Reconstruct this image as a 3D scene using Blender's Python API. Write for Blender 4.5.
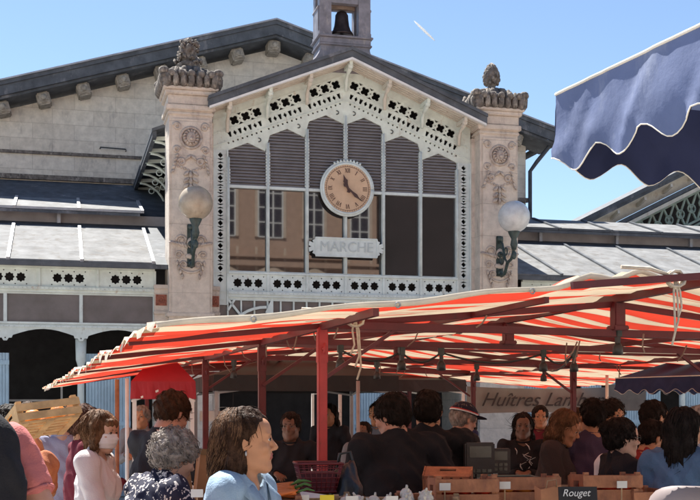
import bpy, bmesh, math, random
import numpy as np
from mathutils import Vector, Matrix, Euler

for o in list(bpy.data.objects): bpy.data.objects.remove(o)
SC = bpy.context.scene
COL = SC.collection
R = math.radians
rnd = random.Random(11)

# ------------------------------------------------------------------ camera
FPX = 1150.0; EYE = 1.65; HOR = 407.0
cd = bpy.data.cameras.new('camera'); cam = bpy.data.objects.new('camera', cd); COL.objects.link(cam)
cam.location = (0, 0, EYE); cam.rotation_euler = (R(90), 0, 0)
cd.sensor_width = 36; cd.lens = FPX/700*36; cd.shift_y = (HOR-250)/700; cd.clip_end = 5000; cd.clip_start = .05
SC.camera = cam
# ------------------------------------------------------------------ light
SUN_EL, SUN_AZ = 56.0, -31.0          # azimuth measured from +Y towards +X: the sun stands behind the hall, a little left
w = bpy.data.worlds.new('World'); SC.world = w; w.use_nodes = True
nt = w.node_tree; nt.nodes.clear()
so = nt.nodes.new('ShaderNodeOutputWorld'); bg = nt.nodes.new('ShaderNodeBackground'); sk = nt.nodes.new('ShaderNodeTexSky')
sk.sky_type = 'NISHITA'; sk.sun_disc = False; sk.sun_elevation = R(SUN_EL); sk.sun_rotation = R(SUN_AZ)
sk.air_density = 1.0; sk.dust_density = .15; sk.ozone_density = 1.5; sk.altitude = 900
bg.inputs[1].default_value = .058
nt.links.new(sk.outputs[0], bg.inputs[0]); nt.links.new(bg.outputs[0], so.inputs[0])
sl = bpy.data.lights.new('sun', 'SUN'); sl.energy = 5.0; sl.angle = R(.5); sl.color = (1, .95, .87)
sun = bpy.data.objects.new('sun', sl); COL.objects.link(sun)
sd = Vector((math.sin(R(SUN_AZ))*math.cos(R(SUN_EL)), math.cos(R(SUN_AZ))*math.cos(R(SUN_EL)), math.sin(R(SUN_EL))))
sun.rotation_euler = sd.to_track_quat('Z', 'Y').to_euler(); sun.location = (0, 0, 30)
vs = SC.view_settings
vs.view_transform = 'Standard'; vs.look = 'None'; vs.exposure = 1.6; vs.gamma = 1; vs.use_curve_mapping = False
SC.cycles.max_bounces = 8; SC.cycles.transparent_max_bounces = 6

# ------------------------------------------------------------------ helpers
TH = R(14.2); CT, ST = math.cos(TH), math.sin(TH); FD = 22.0     # the hall's front stands 22 m off, turned 14 degrees
def at(px, py, w=0.0):
    """pixel of the photograph -> (u, z) on the hall's front, w metres proud of it"""
    k = (px-350)/FPX
    u = (FD*k - w*(k*CT+ST))/(CT-k*ST)
    Y = FD+u*ST-w*CT
    return u, EYE+(HOR-py)*Y/FPX
def gp(px, d, py=None):
    """pixel column and distance -> ground point (or the point at that height)"""
    return Vector(((px-350)/FPX*d, d, 0 if py is None else EYE+(HOR-py)/FPX*d))

def tag(o, label=None, cat=None, group=None, kind=None):
    if label: o['label'] = label
    if cat: o['category'] = cat
    if group: o['group'] = group
    if kind: o['kind'] = kind
    return o
def empty(name, loc=(0, 0, 0), rz=0.0, parent=None):
    o = bpy.data.objects.new(name, None); COL.objects.link(o); o.location = loc; o.rotation_euler = (0, 0, rz)
    if parent: o.parent = parent
    o.empty_display_size = .1
    return o
def thing(name, label, cat, loc=(0, 0, 0), rz=0.0, group=None):
    return tag(empty(name, loc, rz), label, cat, group)
def copy_tree(o, parent=None):
    c = o.copy(); COL.objects.link(c); c.parent = parent
    for ch in o.children: copy_tree(ch, c)
    return c

class MB:
    def __init__(s): s.v = []; s.f = []; s.m = []; s.sm = []
    def add(s, vs, fs, mi=0, smooth=False, M=None):
        b = len(s.v)
        for p in vs: s.v.append(tuple(M @ Vector(p)) if M else tuple(p))
        for f in fs: s.f.append([i+b for i in f]); s.m.append(mi); s.sm.append(smooth)
        return s
    def box(s, x0, x1, y0, y1, z0, z1, mi=0, M=None, bev=0.0):
        if bev:
            bm = bmesh.new(); bmesh.ops.create_cube(bm, size=1)
            bmesh.ops.transform(bm, verts=bm.verts, matrix=Matrix.Translation(((x0+x1)/2, (y0+y1)/2, (z0+z1)/2)) @ Matrix.Diagonal((x1-x0, y1-y0, z1-z0, 1)))
            bmesh.ops.bevel(bm, geom=bm.edges[:], offset=bev, segments=2, affect='EDGES')
            bm.verts.index_update()
            s.add([v.co[:] for v in bm.verts], [[v.index for v in f.verts] for f in bm.faces], mi, False, M); bm.free(); return s
        vs = [(x0, y0, z0), (x1, y0, z0), (x1, y1, z0), (x0, y1, z0), (x0, y0, z1), (x1, y0, z1), (x1, y1, z1), (x0, y1, z1)]
        return s.add(vs, [(0, 3, 2, 1), (4, 5, 6, 7), (0, 1, 5, 4), (1, 2, 6, 5), (2, 3, 7, 6), (3, 0, 4, 7)], mi, False, M)
    def bar(s, a, b, w, h, mi=0, up=(0, 0, 1)):
        """box from a to b, w across, h high"""
        a = Vector(a); b = Vector(b); d = b-a; L = d.length
        if L < 1e-6: return s
        d /= L; x = d.cross(Vector(up))
        if x.length < 1e-3: x = d.cross(Vector((1, 0, 0)))
        x.normalize(); z = x.cross(d)
        M = Matrix(((x.x, d.x, z.x, a.x), (x.y, d.y, z.y, a.y), (x.z, d.z, z.z, a.z), (0, 0, 0, 1)))
        return s.box(-w/2, w/2, 0, L, -h/2, h/2, mi, M)
    def tube(s, pts, r, n=8, mi=0, smooth=True, cap=True, flat=1.0):
        pts = [Vector(p) for p in pts]; rr = r if isinstance(r, (list, tuple)) else [r]*len(pts)
        N = len(pts); b = []; ref = None
        for i, p in enumerate(pts):
            t = (pts[min(i+1, N-1)]-pts[max(i-1, 0)])
            if t.length < 1e-9: t = Vector((0, 0, 1))
            t.normalize()
            if ref is None: ref = t.orthogonal().normalized()
            ref = (ref-t*ref.dot(t)); 
            if ref.length < 1e-6: ref = t.orthogonal()
            ref.normalize(); q = t.cross(ref)
            for k in range(n):
                a = 2*math.pi*k/n
                b.append(p+ref*(math.cos(a)*rr[i])+q*(math.sin(a)*rr[i]*flat))
        fs = [(i*n+k, i*n+(k+1) % n, (i+1)*n+(k+1) % n, (i+1)*n+k) for i in range(N-1) for k in range(n)]
        s.add(b, fs, mi, smooth)
        if cap: s.add(b[:n], [list(range(n))[::-1]], mi); s.add(b[-n:], [list(range(n))], mi)
        return s
    def lathe(s, prof, n=16, mi=0, M=None, smooth=True):
        """prof: (r, z) from bottom to top, turned about z"""
        vs = [(r*math.cos(2*math.pi*k/n), r*math.sin(2*math.pi*k/n), z) for r, z in prof for k in range(n)]
        fs = [(i*n+k, i*n+(k+1) % n, (i+1)*n+(k+1) % n, (i+1)*n+k) for i in range(len(prof)-1) for k in range(n)]
        fs2 = [list(range(n))[::-1], [(len(prof)-1)*n+k for k in range(n)]]
        b = len(s.v)
        s.add(vs, fs, mi, smooth, M)
        for f in fs2: s.f.append([i+b for i in f]); s.m.append(mi); s.sm.append(False)
        return s
    def ell(s, c, r, mi=0, n=12, m=8, M=None, fn=None):
        vs = []; c = Vector(c)
        for i in range(m+1):
            ph = math.pi*i/m
            for k in range(n):
                a = 2*math.pi*k/n
                d = Vector((math.sin(ph)*math.cos(a), math.sin(ph)*math.sin(a), -math.cos(ph)))
                q = 1 if fn is None else fn(d)
                vs.append((c.x+d.x*r[0]*q, c.y+d.y*r[1]*q, c.z+d.z*r[2]*q))
        fs = [(i*n+k, i*n+(k+1) % n, (i+1)*n+(k+1) % n, (i+1)*n+k) for i in range(m) for k in range(n)]
        return s.add(vs, fs, mi, True, M)
    def prism(s, poly, y0, y1, mi=0, M=None):
        """poly of (x, z), extruded from y0 to y1 (front face at y0)"""
        n = len(poly)
        vs = [(x, y0, z) for x, z in poly]+[(x, y1, z) for x, z in poly]
        fs = [list(range(n)), list(range(n, 2*n))[::-1]]+[(k, k+n, (k+1) % n+n, (k+1) % n) for k in range(n)]
        return s.add(vs, fs, mi, False, M)
    def build(s, name, mats, parent=None, loc=None, rot=None, fix=True):
        me = bpy.data.meshes.new(name); me.from_pydata(s.v, [], s.f)
        if not isinstance(mats, (list, tuple)): mats = [mats]
        for m in mats: me.materials.append(m)
        me.polygons.foreach_set('material_index', s.m); me.polygons.foreach_set('use_smooth', s.sm)
        if fix:
            bm = bmesh.new(); bm.from_mesh(me); bmesh.ops.remove_doubles(bm, verts=bm.verts, dist=1e-6)
            bmesh.ops.recalc_face_normals(bm, faces=bm.faces); bm.to_mesh(me); bm.free()
        me.update()
        o = bpy.data.objects.new(name, me); COL.objects.link(o)
        if parent: o.parent = parent
        if loc: o.location = loc
        if rot: o.rotation_euler = rot
        return o

def plate(name, outers, holes, y0, y1, mat, parent):
    """flat cast plate in the x-z plane with real holes, between y0 (front) and y1"""
    cu = bpy.data.curves.new('tmp', 'CURVE'); cu.dimensions = '2D'; cu.fill_mode = 'BOTH'; cu.extrude = abs(y1-y0)/2
    for poly in list(outers)+list(holes):
        sp = cu.splines.new('POLY'); sp.points.add(len(poly)-1); sp.use_cyclic_u = True
        for i, (x, z) in enumerate(poly): sp.points[i].co = (x, z, 0, 1)
    t = bpy.data.objects.new('tmp', cu); COL.objects.link(t)
    dg = bpy.context.evaluated_depsgraph_get(); dg.update()
    me = bpy.data.meshes.new_from_object(t.evaluated_get(dg)); me.name = name
    bpy.data.objects.remove(t); bpy.data.curves.remove(cu)
    M = Matrix(((1, 0, 0, 0), (0, 0, -1, (y0+y1)/2), (0, 1, 0, 0), (0, 0, 0, 1)))
    me.transform(M); me.materials.clear(); me.materials.append(mat)
    for p in me.polygons: p.use_smooth = False; p.material_index = 0
    o = bpy.data.objects.new(name, me); COL.objects.link(o); o.parent = parent
    return o

# ------------------------------------------------------------------ materials
MATS = {}
def N(nt, t, **kw):
    n = nt.nodes.new(t)
    for k, v in kw.items(): setattr(n, k, v)
    return n
def mat(name, col, rough=.7, var=.15, scale=6.0, bump=.0, metal=0.0, col2=None, stain=None, stain_amt=.0, stain_scale=1.2, transl=0.0, spec=.5, bscale=None, brick=None, coat=0.0):
    if name in MATS: return MATS[name]
    m = bpy.data.materials.new(name); m.use_nodes = True; nt = m.node_tree; L = nt.links
    b = nt.nodes['Principled BSDF']; out = nt.nodes['Material Output']
    tc = N(nt, 'ShaderNodeTexCoord'); geo = tc.outputs['Object']
    nz = N(nt, 'ShaderNodeTexNoise'); nz.inputs['Scale'].default_value = scale; nz.inputs['Detail'].default_value = 6; nz.inputs['Roughness'].default_value = .6
    L.new(geo, nz.inputs['Vector'])
    c2 = col2 or tuple(c*(1-var*2) for c in col)
    c1 = tuple(min(1, c*(1+var*.6)) for c in col)
    mr = N(nt, 'ShaderNodeMapRange'); mr.inputs['From Min'].default_value = .3; mr.inputs['From Max'].default_value = .7
    L.new(nz.outputs['Fac'], mr.inputs['Value'])
    mx = N(nt, 'ShaderNodeMix', data_type='RGBA'); mx.inputs[6].default_value = (*c2, 1); mx.inputs[7].default_value = (*c1, 1)
    L.new(mr.outputs[0], mx.inputs[0]); cur = mx.outputs[2]; bh = nz.outputs['Fac']
    if brick:
        bw, bhh, mort, amt = brick
        sx = N(nt, 'ShaderNodeSeparateXYZ'); L.new(geo, sx.inputs[0]); ad = N(nt, 'ShaderNodeMath', operation='ADD'); L.new(sx.outputs[0], ad.inputs[0]); L.new(sx.outputs[1], ad.inputs[1])
        cb = N(nt, 'ShaderNodeCombineXYZ'); L.new(ad.outputs[0], cb.inputs[0]); L.new(sx.outputs[2], cb.inputs[1])
        br = N(nt, 'ShaderNodeTexBrick'); br.offset = .47; br.inputs['Scale'].default_value = 1; br.inputs['Brick Width'].default_value = bw; br.inputs['Row Height'].default_value = bhh
        br.inputs['Mortar Size'].default_value = mort; br.inputs['Mortar Smooth'].default_value = .3; br.inputs['Bias'].default_value = 0
        br.inputs['Color1'].default_value = (1, 1, 1, 1); br.inputs['Color2'].default_value = (.84, .82, .80, 1); br.inputs['Mortar'].default_value = (.62, .6, .58, 1)
        L.new(cb.outputs[0], br.inputs['Vector'])
        mb = N(nt, 'ShaderNodeMix', data_type='RGBA', blend_type='MULTIPLY'); mb.inputs[0].default_value = amt
        L.new(cur, mb.inputs[6]); L.new(br.outputs['Color'], mb.inputs[7]); cur = mb.outputs[2]
    if stain:
        n2 = N(nt, 'ShaderNodeTexNoise'); n2.inputs['Scale'].default_value = stain_scale; n2.inputs['Detail'].default_value = 8; n2.inputs['Roughness'].default_value = .68
        mp = N(nt, 'ShaderNodeMapping'); mp.inputs['Scale'].default_value = (1.6, 1.6, .7); mp.inputs['Location'].default_value = (3.1, 7.7, 1.3); L.new(geo, mp.inputs[0]); L.new(mp.outputs[0], n2.inputs['Vector'])
        m2 = N(nt, 'ShaderNodeMapRange'); m2.inputs['From Min'].default_value = .62-stain_amt*.3; m2.inputs['From Max'].default_value = .74-stain_amt*.2; L.new(n2.outputs['Fac'], m2.inputs['Value'])
        m3 = N(nt, 'ShaderNodeMath', operation='MULTIPLY'); m3.inputs[1].default_value = .85; L.new(m2.outputs[0], m3.inputs[0])
        ms = N(nt, 'ShaderNodeMix', data_type='RGBA'); L.new(m3.outputs[0], ms.inputs[0]); L.new(cur, ms.inputs[6]); ms.inputs[7].default_value = (*stain, 1); cur = ms.outputs[2]
    L.new(cur, b.inputs['Base Color']); b.inputs['Roughness'].default_value = rough; b.inputs['Metallic'].default_value = metal
    b.inputs['Specular IOR Level'].default_value = spec; b.inputs['Coat Weight'].default_value = coat
    if bump:
        bp = N(nt, 'ShaderNodeBump'); bp.inputs['Strength'].default_value = bump; bp.inputs['Distance'].default_value = .02
        if bscale:
            n3 = N(nt, 'ShaderNodeTexNoise'); n3.inputs['Scale'].default_value = bscale; n3.inputs['Detail'].default_value = 5; L.new(geo, n3.inputs['Vector']); bh = n3.outputs['Fac']
        if brick:
            sb = N(nt, 'ShaderNodeMath', operation='MULTIPLY_ADD'); sb.inputs[1].default_value = -.8; L.new(br.outputs['Fac'], sb.inputs[0]); L.new(bh, sb.inputs[2]); bh = sb.outputs[0]
        L.new(bh, bp.inputs['Height']); L.new(bp.outputs[0], b.inputs['Normal'])
    if transl:
        tr = N(nt, 'ShaderNodeBsdfTranslucent'); L.new(cur, tr.inputs[0]); ad = N(nt, 'ShaderNodeMixShader'); ad.inputs[0].default_value = transl
        L.new(b.outputs[0], ad.inputs[1]); L.new(tr.outputs[0], ad.inputs[2]); L.new(ad.outputs[0], out.inputs[0])
    MATS[name] = m
    return m
def striped(name, ca, cb, period, duty, axis=1, transl=.5, vein=.0, off=0.0, rough=.8):
    """woven cloth in two colours, stripes across the given object axis"""
    m = bpy.data.materials.new(name); m.use_nodes = True; nt = m.node_tree; L = nt.links
    b = nt.nodes['Principled BSDF']; out = nt.nodes['Material Output']
    tc = N(nt, 'ShaderNodeTexCoord'); sx = N(nt, 'ShaderNodeSeparateXYZ'); L.new(tc.outputs['Object'], sx.inputs[0])
    nz = N(nt, 'ShaderNodeTexNoise'); nz.inputs['Scale'].default_value = 2.5; nz.inputs['Detail'].default_value = 5; L.new(tc.outputs['Object'], nz.inputs['Vector'])
    ma = N(nt, 'ShaderNodeMath', operation='MULTIPLY_ADD'); ma.inputs[1].default_value = 1/period; ma.inputs[2].default_value = off; L.new(sx.outputs[axis], ma.inputs[0])
    fr = N(nt, 'ShaderNodeMath', operation='FRACT'); L.new(ma.outputs[0], fr.inputs[0])
    lt = N(nt, 'ShaderNodeMath', operation='LESS_THAN'); lt.inputs[1].default_value = duty; L.new(fr.outputs[0], lt.inputs[0])
    # thin pinstripe inside the pale band
    g1 = N(nt, 'ShaderNodeMath', operation='COMPARE'); g1.inputs[1].default_value = duty+(1-duty)*.22; g1.inputs[2].default_value = .012; L.new(fr.outputs[0], g1.inputs[0])
    mx = N(nt, 'ShaderNodeMix', data_type='RGBA'); mx.inputs[6].default_value = (*cb, 1); mx.inputs[7].default_value = (*ca, 1); L.new(lt.outputs[0], mx.inputs[0])
    m1 = N(nt, 'ShaderNodeMix', data_type='RGBA'); L.new(g1.outputs[0], m1.inputs[0]); L.new(mx.outputs[2], m1.inputs[6]); m1.inputs[7].default_value = (ca[0]*.8, ca[1]*1.5+.05, ca[2]+.05, 1)
    mr = N(nt, 'ShaderNodeMapRange'); mr.inputs['From Min'].default_value = .35; mr.inputs['From Max'].default_value = .7; mr.inputs['To Min'].default_value = 1; mr.inputs['To Max'].default_value = .72; L.new(nz.outputs['Fac'], mr.inputs[0])
    md = N(nt, 'ShaderNodeMix', data_type='RGBA', blend_type='MULTIPLY'); md.inputs[0].default_value = 1; L.new(m1.outputs[2], md.inputs[6]); L.new(mr.outputs[0], md.inputs[7])
    L.new(md.outputs[2], b.inputs['Base Color']); b.inputs['Roughness'].default_value = rough; b.inputs['Specular IOR Level'].default_value = .2
    bp = N(nt, 'ShaderNodeBump'); bp.inputs['Strength'].default_value = .35; bp.inputs['Distance'].default_value = .03; L.new(nz.outputs['Fac'], bp.inputs['Height']); L.new(bp.outputs[0], b.inputs['Normal'])
    tr = N(nt, 'ShaderNodeBsdfTranslucent'); L.new(md.outputs[2], tr.inputs[0]); L.new(bp.outputs[0], tr.inputs['Normal'])
    ad = N(nt, 'ShaderNodeMixShader'); ad.inputs[0].default_value = transl
    L.new(b.outputs[0], ad.inputs[1]); L.new(tr.outputs[0], ad.inputs[2]); L.new(ad.outputs[0], out.inputs[0])
    MATS[name] = m
    return m

STONE = mat('limestone blocks', (.73, .68, .59), .85, .10, 9, .5, brick=(.95, .36, .008, .6), stain=(.30, .28, .26), stain_amt=.24, stain_scale=1.4, bscale=22)
STONEP = mat('pillar stone', (.66, .58, .50), .85, .10, 7, .6, brick=(3.0, .62, .006, .5), stain=(.36, .30, .27), stain_amt=.22, stain_scale=2.6, bscale=26)
STONER = mat('carved stone', (.56, .48, .41), .85, .2, 12, .5, stain=(.30, .23, .21), stain_amt=.4, stain_scale=5, bscale=30)
STONED = mat('weathered stone', (.20, .175, .155), .95, .35, 9, 1.0, stain=(.42, .38, .33), stain_amt=.3, stain_scale=7, bscale=30)
CORB = mat('corbel stone', (.42, .38, .32), .9, .25, 9, .6)
CREAMY = None
MINT = mat('mint painted iron', (.66, .73, .67), .55, .10, 5, .15, stain=(.42, .34, .26), stain_amt=.06, stain_scale=5)
MINTB = mat('pale blue painted iron', (.64, .72, .71), .55, .10, 5, .15, stain=(.36, .34, .30), stain_amt=.04, stain_scale=6)
LOUV = mat('louvre slats', (.38, .355, .36), .7, .12, 3, .1)
ZINC = mat('zinc roofing', (.11, .122, .14), .75, .2, 4, .15, spec=.2, metal=.0, stain=(.28, .28, .30), stain_amt=.12)
ZINCL = mat('zinc bars', (.42, .43, .46), .45, .15, 6, .1, metal=.3)
SOFF = mat('painted boards', (.62, .58, .50), .7, .10, 6, .1, stain=(.42, .34, .27), stain_amt=.15, stain_scale=5)
SKYL = mat('skylight glass', (.235, .24, .245), .8, .18, 3, .1, spec=.05, stain=(.15, .14, .13), stain_amt=.35, stain_scale=3)
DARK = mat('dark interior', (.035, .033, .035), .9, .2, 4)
GLASS = mat('window glass', (.028, .022, .022), .02, .2, 2, .0, spec=1.0)
GLASS.node_tree.nodes['Principled BSDF'].inputs['IOR'].default_value = 1.6
GLASSR = mat('dusty window glass', (.13, .12, .13), .25, .2, 2, .0)
LBLUE = mat('light blue sheet metal', (.36, .52, .64), .5, .12, 3, .1, stain=(.25, .33, .38), stain_amt=.1, stain_scale=3)
RUST = mat('red terracotta tile', (.33, .11, .07), .8, .2, 20, .3)
BLACKM = mat('black metal', (.03, .035, .035), .45, .2, 9)
GREENM = mat('dark green cast iron', (.045, .07, .065), .5, .25, 12, .3)
REDM = mat('red painted steel', (.46, .05, .05), .5, .15, 6, .1, stain=(.12, .04, .035), stain_amt=.15, stain_scale=9)
MAROON = mat('maroon painted steel', (.115, .018, .022), .5, .15, 6, .1, stain=(.05, .02, .02), stain_amt=.1, stain_scale=9)
WHITEM = mat('white painted metal', (.75, .75, .73), .5, .08, 6)
GREYM = mat('grey metal', (.40, .41, .42), .4, .1, 8, metal=.5)
WOOD = mat('pale crate wood', (.46, .31, .17), .75, .22, 12, .4, stain=(.20, .12, .07), stain_amt=.4, stain_scale=6)
WOODO = mat('orange crate wood', (.42, .17, .08), .75, .22, 12, .4, stain=(.20, .08, .05), stain_amt=.4, stain_scale=6)
CARD = mat('brown cardboard', (.40, .25, .14), .85, .1, 6, .1)
# ------------------------------------------------------------------ ground
def ground():
    m = mat('pale paving', (.38, .35, .32), .9, .15, 3, .2, stain=(.2, .19, .18), stain_amt=.3, stain_scale=.6)
    b = MB(); b.add([(-400, -400, 0), (400, -400, 0), (400, 500, 0), (-400, 500, 0)], [(0, 1, 2, 3)])
    tag(b.build('ground', m), kind='structure')
ground()

# ------------------------------------------------------------------ market hall
hall = thing('market_hall', 'old stone and iron market hall with a glazed gable between two carved pillars', 'building', (0, FD, 0), TH)
UC = -.1
SL = .405                                     # gable slope of the glazed portal
def circ(x, z, r, n=16, a0=0.0): return [(x+r*math.cos(a0+2*math.pi*k/n), z+r*math.sin(a0+2*math.pi*k/n)) for k in range(n)]
def rosette(x, z, r, lobes=8):
    return [(x+r*(1+.13*math.cos(lobes*t))*math.cos(t), z+r*(1+.13*math.cos(lobes*t))*math.sin(t)) for t in [2*math.pi*k/40 for k in range(40)]]
def quatre(x, z, r, rot=0.0):
    return [(x+r*(.62+.38*abs(math.cos(2*t)))*math.cos(t+rot), z+r*(.62+.38*abs(math.cos(2*t)))*math.sin(t+rot)) for t in [2*math.pi*k/32 for k in range(32)]]
def rot2(poly, c, a):
    ca, sa = math.cos(a), math.sin(a)
    return [(c[0]+x*ca-z*sa, c[1]+x*sa+z*ca) for x, z in poly]

# --- rear gable wall
GX0, GX1, GAX, GAZ, GS = -9.6, 6.35, -.35, 10.42, .30
b = MB(); yw = 6.5
b.prism([(GX0, 0), (GX1, 0), (GX1, GAZ-GS*(GX1-GAX)), (GAX, GAZ), (GX0, GAZ-GS*(GAX-GX0))], yw, yw+.5)
b.box(GX1-.5, GX1, yw+.5, yw+30, 0, GAZ-GS*(GX1-GAX)-.1)
gw = b.build('gable_wall', STONE, hall)
b = MB()
b.box(GX0, GX1+.04, yw-.10, yw, 6.95, 7.06); b.box(GX0, -2.6, yw-.05, yw, 7.55, 7.62)
b.build('string_course', STONED, hall)
b = MB(); hx, hz = at(113, 149, -6.45)
b.tube([(hx-.3, 6.5, hz), (hx-.3, 6.42, hz+.02), (hx+.3, 6.42, hz), (hx+.3, 6.5, hz-.03)], .015, 6)
b.build('iron_cramp', BLACKM, hall)
# roof over it, thick dark verge and soffit
b = MB(); RX0, RX1 = -9.9, 6.95
def rz(x): return GAZ+.47-GS*abs(x-GAX)
for x0, x1 in ((RX0, GAX), (GAX, RX1)):
    b.prism([(x0, rz(x0)-.07), (x1, rz(x1)-.07), (x1, rz(x1)+.02), (x0, rz(x0)+.02)], yw-.72, yw+30, 0)       # sheet
    b.prism([(x0, rz(x0)-.30), (x1, rz(x1)-.30), (x1, rz(x1)-.072), (x0, rz(x0)-.072)], yw-.68, yw-.60, 0)      # verge board
    b.prism([(x0, rz(x0)-.36), (x1, rz(x1)-.36), (x1, rz(x1)-.302), (x0, rz(x0)-.302)], yw-.60, yw+.5, 0)      # soffit
mr_ = b.build('main_roof', ZINC, hall)
b = MB()
for x0, x1 in ((RX0, GAX), (GAX, RX1)): b.prism([(x0, rz(x0)+.022), (x1, rz(x1)+.022), (x1, rz(x1)+.06), (x0, rz(x0)+.06)], yw-.76, yw-.66)
b.build('verge_flashing', ZINCL, mr_)
b = MB(); b.tube([(RX1+.02, yw-.6, rz(RX1)-.2), (RX1+.02, yw+30, rz(RX1)-.2)], .09, 8)
b.tube([(RX1-.02, yw-.35, rz(RX1)-.25), (RX1-.35, yw-.15, rz(RX1)-.7), (GX1+.08, yw-.1, rz(RX1)-.95), (GX1+.08, yw-.1, 3)], .055, 8)
b.build('gutter', ZINC, mr_)
k = 0; x = GAX
while x > GX0+.2 or x < GX1:
    break
for i in range(-10, 8):
    x = GAX+i*.90
    if not (GX0 < x < GX1+.1): continue
    zz = rz(x)-.47; a = 0 if i == 0 else (math.atan(GS) if i < 0 else -math.atan(GS))
    M = Matrix.Translation((x, yw, zz)) @ Matrix.Rotation(-a, 4, 'Y')
    b = MB(); b.box(-.15, .15, -.46, .01, -.19, .10, 0, M, .03); b.box(-.11, .11, -.53, -.45, -.14, .06, 0, M, .03)
    b.ell((0, -.53, -.04), (.07, .04, .07), 0, 8, 6, M)
    b.build('corbel', CORB, hall)

# --- portal block: side walls and roof
PR = 2.98                                     # pillar centres, from UC
b = MB()
for s in (-1, 1):
    x = UC+s*2.75
    b = MB(); b.box(x-.12, x+.12, .25, yw-.01, 0, 6.75); b.build('side_wall', STONE, hall)
def pz(x, base=8.36): return base-SL*abs(x-UC)
EAV = 3.6
b = MB()
for s in (-1, 1):
    x1 = UC+s*2.68; x2 = UC+s*EAV
    b.prism([(UC, pz(UC)), (x1, pz(x1)), (x1, pz(x1)-.06), (UC, pz(UC)-.06)][::s], -.60, .6)
    b.prism([(UC, pz(UC)), (x2, pz(x2)), (x2, pz(x2)-.06), (UC, pz(UC)-.06)][::s], .601, yw-.02)
    b.prism([(UC, pz(UC)-.0605), (x1, pz(x1)-.0605), (x1, pz(x1)-.19), (UC, pz(UC)-.19)][::s], -.56, -.50)
pr_ = b.build('portal_roof', ZINC, hall)
b = MB()
for s in (-1, 1):
    x1 = UC+s*2.66
    b.prism([(UC, pz(UC)-.192), (x1, pz(x1)-.192), (x1, pz(x1)-.235), (UC, pz(UC)-.235)][::s], -.58, -.50)
b.build('white_moulding', WHITEM, pr_)
b = MB()
for s in (-1, 1):
    x1 = UC+s*2.62
    b.prism([(UC, pz(UC)-.20), (x1, pz(x1)-.20), (x1, pz(x1)-.225), (UC, pz(UC)-.225)][::s], -.498, .12)
    for j in range(5): b.prism([(UC, pz(UC)-.226), (x1, pz(x1)-.226), (x1, pz(x1)-.24), (UC, pz(UC)-.24)][::s], -.47+j*.1, -.46+j*.1)
b.build('soffit', SOFF, pr_)
for s in (-1, 1):                              # verandah brackets under the side eaves
    b = MB()
    xw = UC+s*2.88; xe = UC+s*(EAV-.05)
    b2 = MB(); b2.bar((xe, .62, pz(xe)-.12), (xe, yw-.05, pz(xe)-.12), .08, .12); b2.build('eaves_board', ZINC, pr_)
    for j in range(6):
        y = .9+j*1.05; b = MB()
        b.bar((xw, y, pz(xe)-.1), (xe, y, pz(xe)-.15), .07, .07)
        arc = [(xw+s*.02+s*.62*(1-math.cos(t)), y, pz(xe)-.95+.75*math.sin(t)) for t in [k*math.pi/2/7 for k in range(8)]]
        b.tube(arc, .028, 5)
        for q in range(3):
            cx = xw+s*(.12+.13*q); b.tube([(cx+.06*math.cos(t), y, pz(xe)-.27-.05*q+.06*math.sin(t)) for t in [k*math.pi/4 for k in range(9)]], .015, 4)
        b.build('eaves_bracket', MINT, pr_)
    b = MB(); x = UC+s*2.88
    for j in range(14): b.add([(x-s*.005, .7, 5.35+j*.09), (x+s*.06, .7, 5.29+j*.09), (x+s*.06, yw-.3, 5.29+j*.09), (x-s*.005, yw-.3, 5.35+j*.09)], [(0, 1, 2, 3)])
    b.build('side_louvre', LOUV, hall)

# --- rafter ends and corbels below the portal verge
for i in range(-3, 4):
    x = UC+i*.76; 
    if abs(i) == 3: x = UC+(2.27 if i > 0 else -2.27)
    z = pz(x)-.24
    b = MB(); b.bar((x, -.5, z-.03), (x, .02, z-.03), .06, .08)
    b.tube([(x, -.42, z-.07), (x, -.36, z-.13), (x, -.2, z-.18), (x, -.11, z-.27), (x, -.09, z-.46)], [.035, .05, .03, .04, .03], 6)
    b.ell((x, -.44, z-.08), (.055, .05, .06), 0, 8, 6)
    b.build('verge_bracket', SOFF if i % 2 else MINT, hall)

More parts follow.
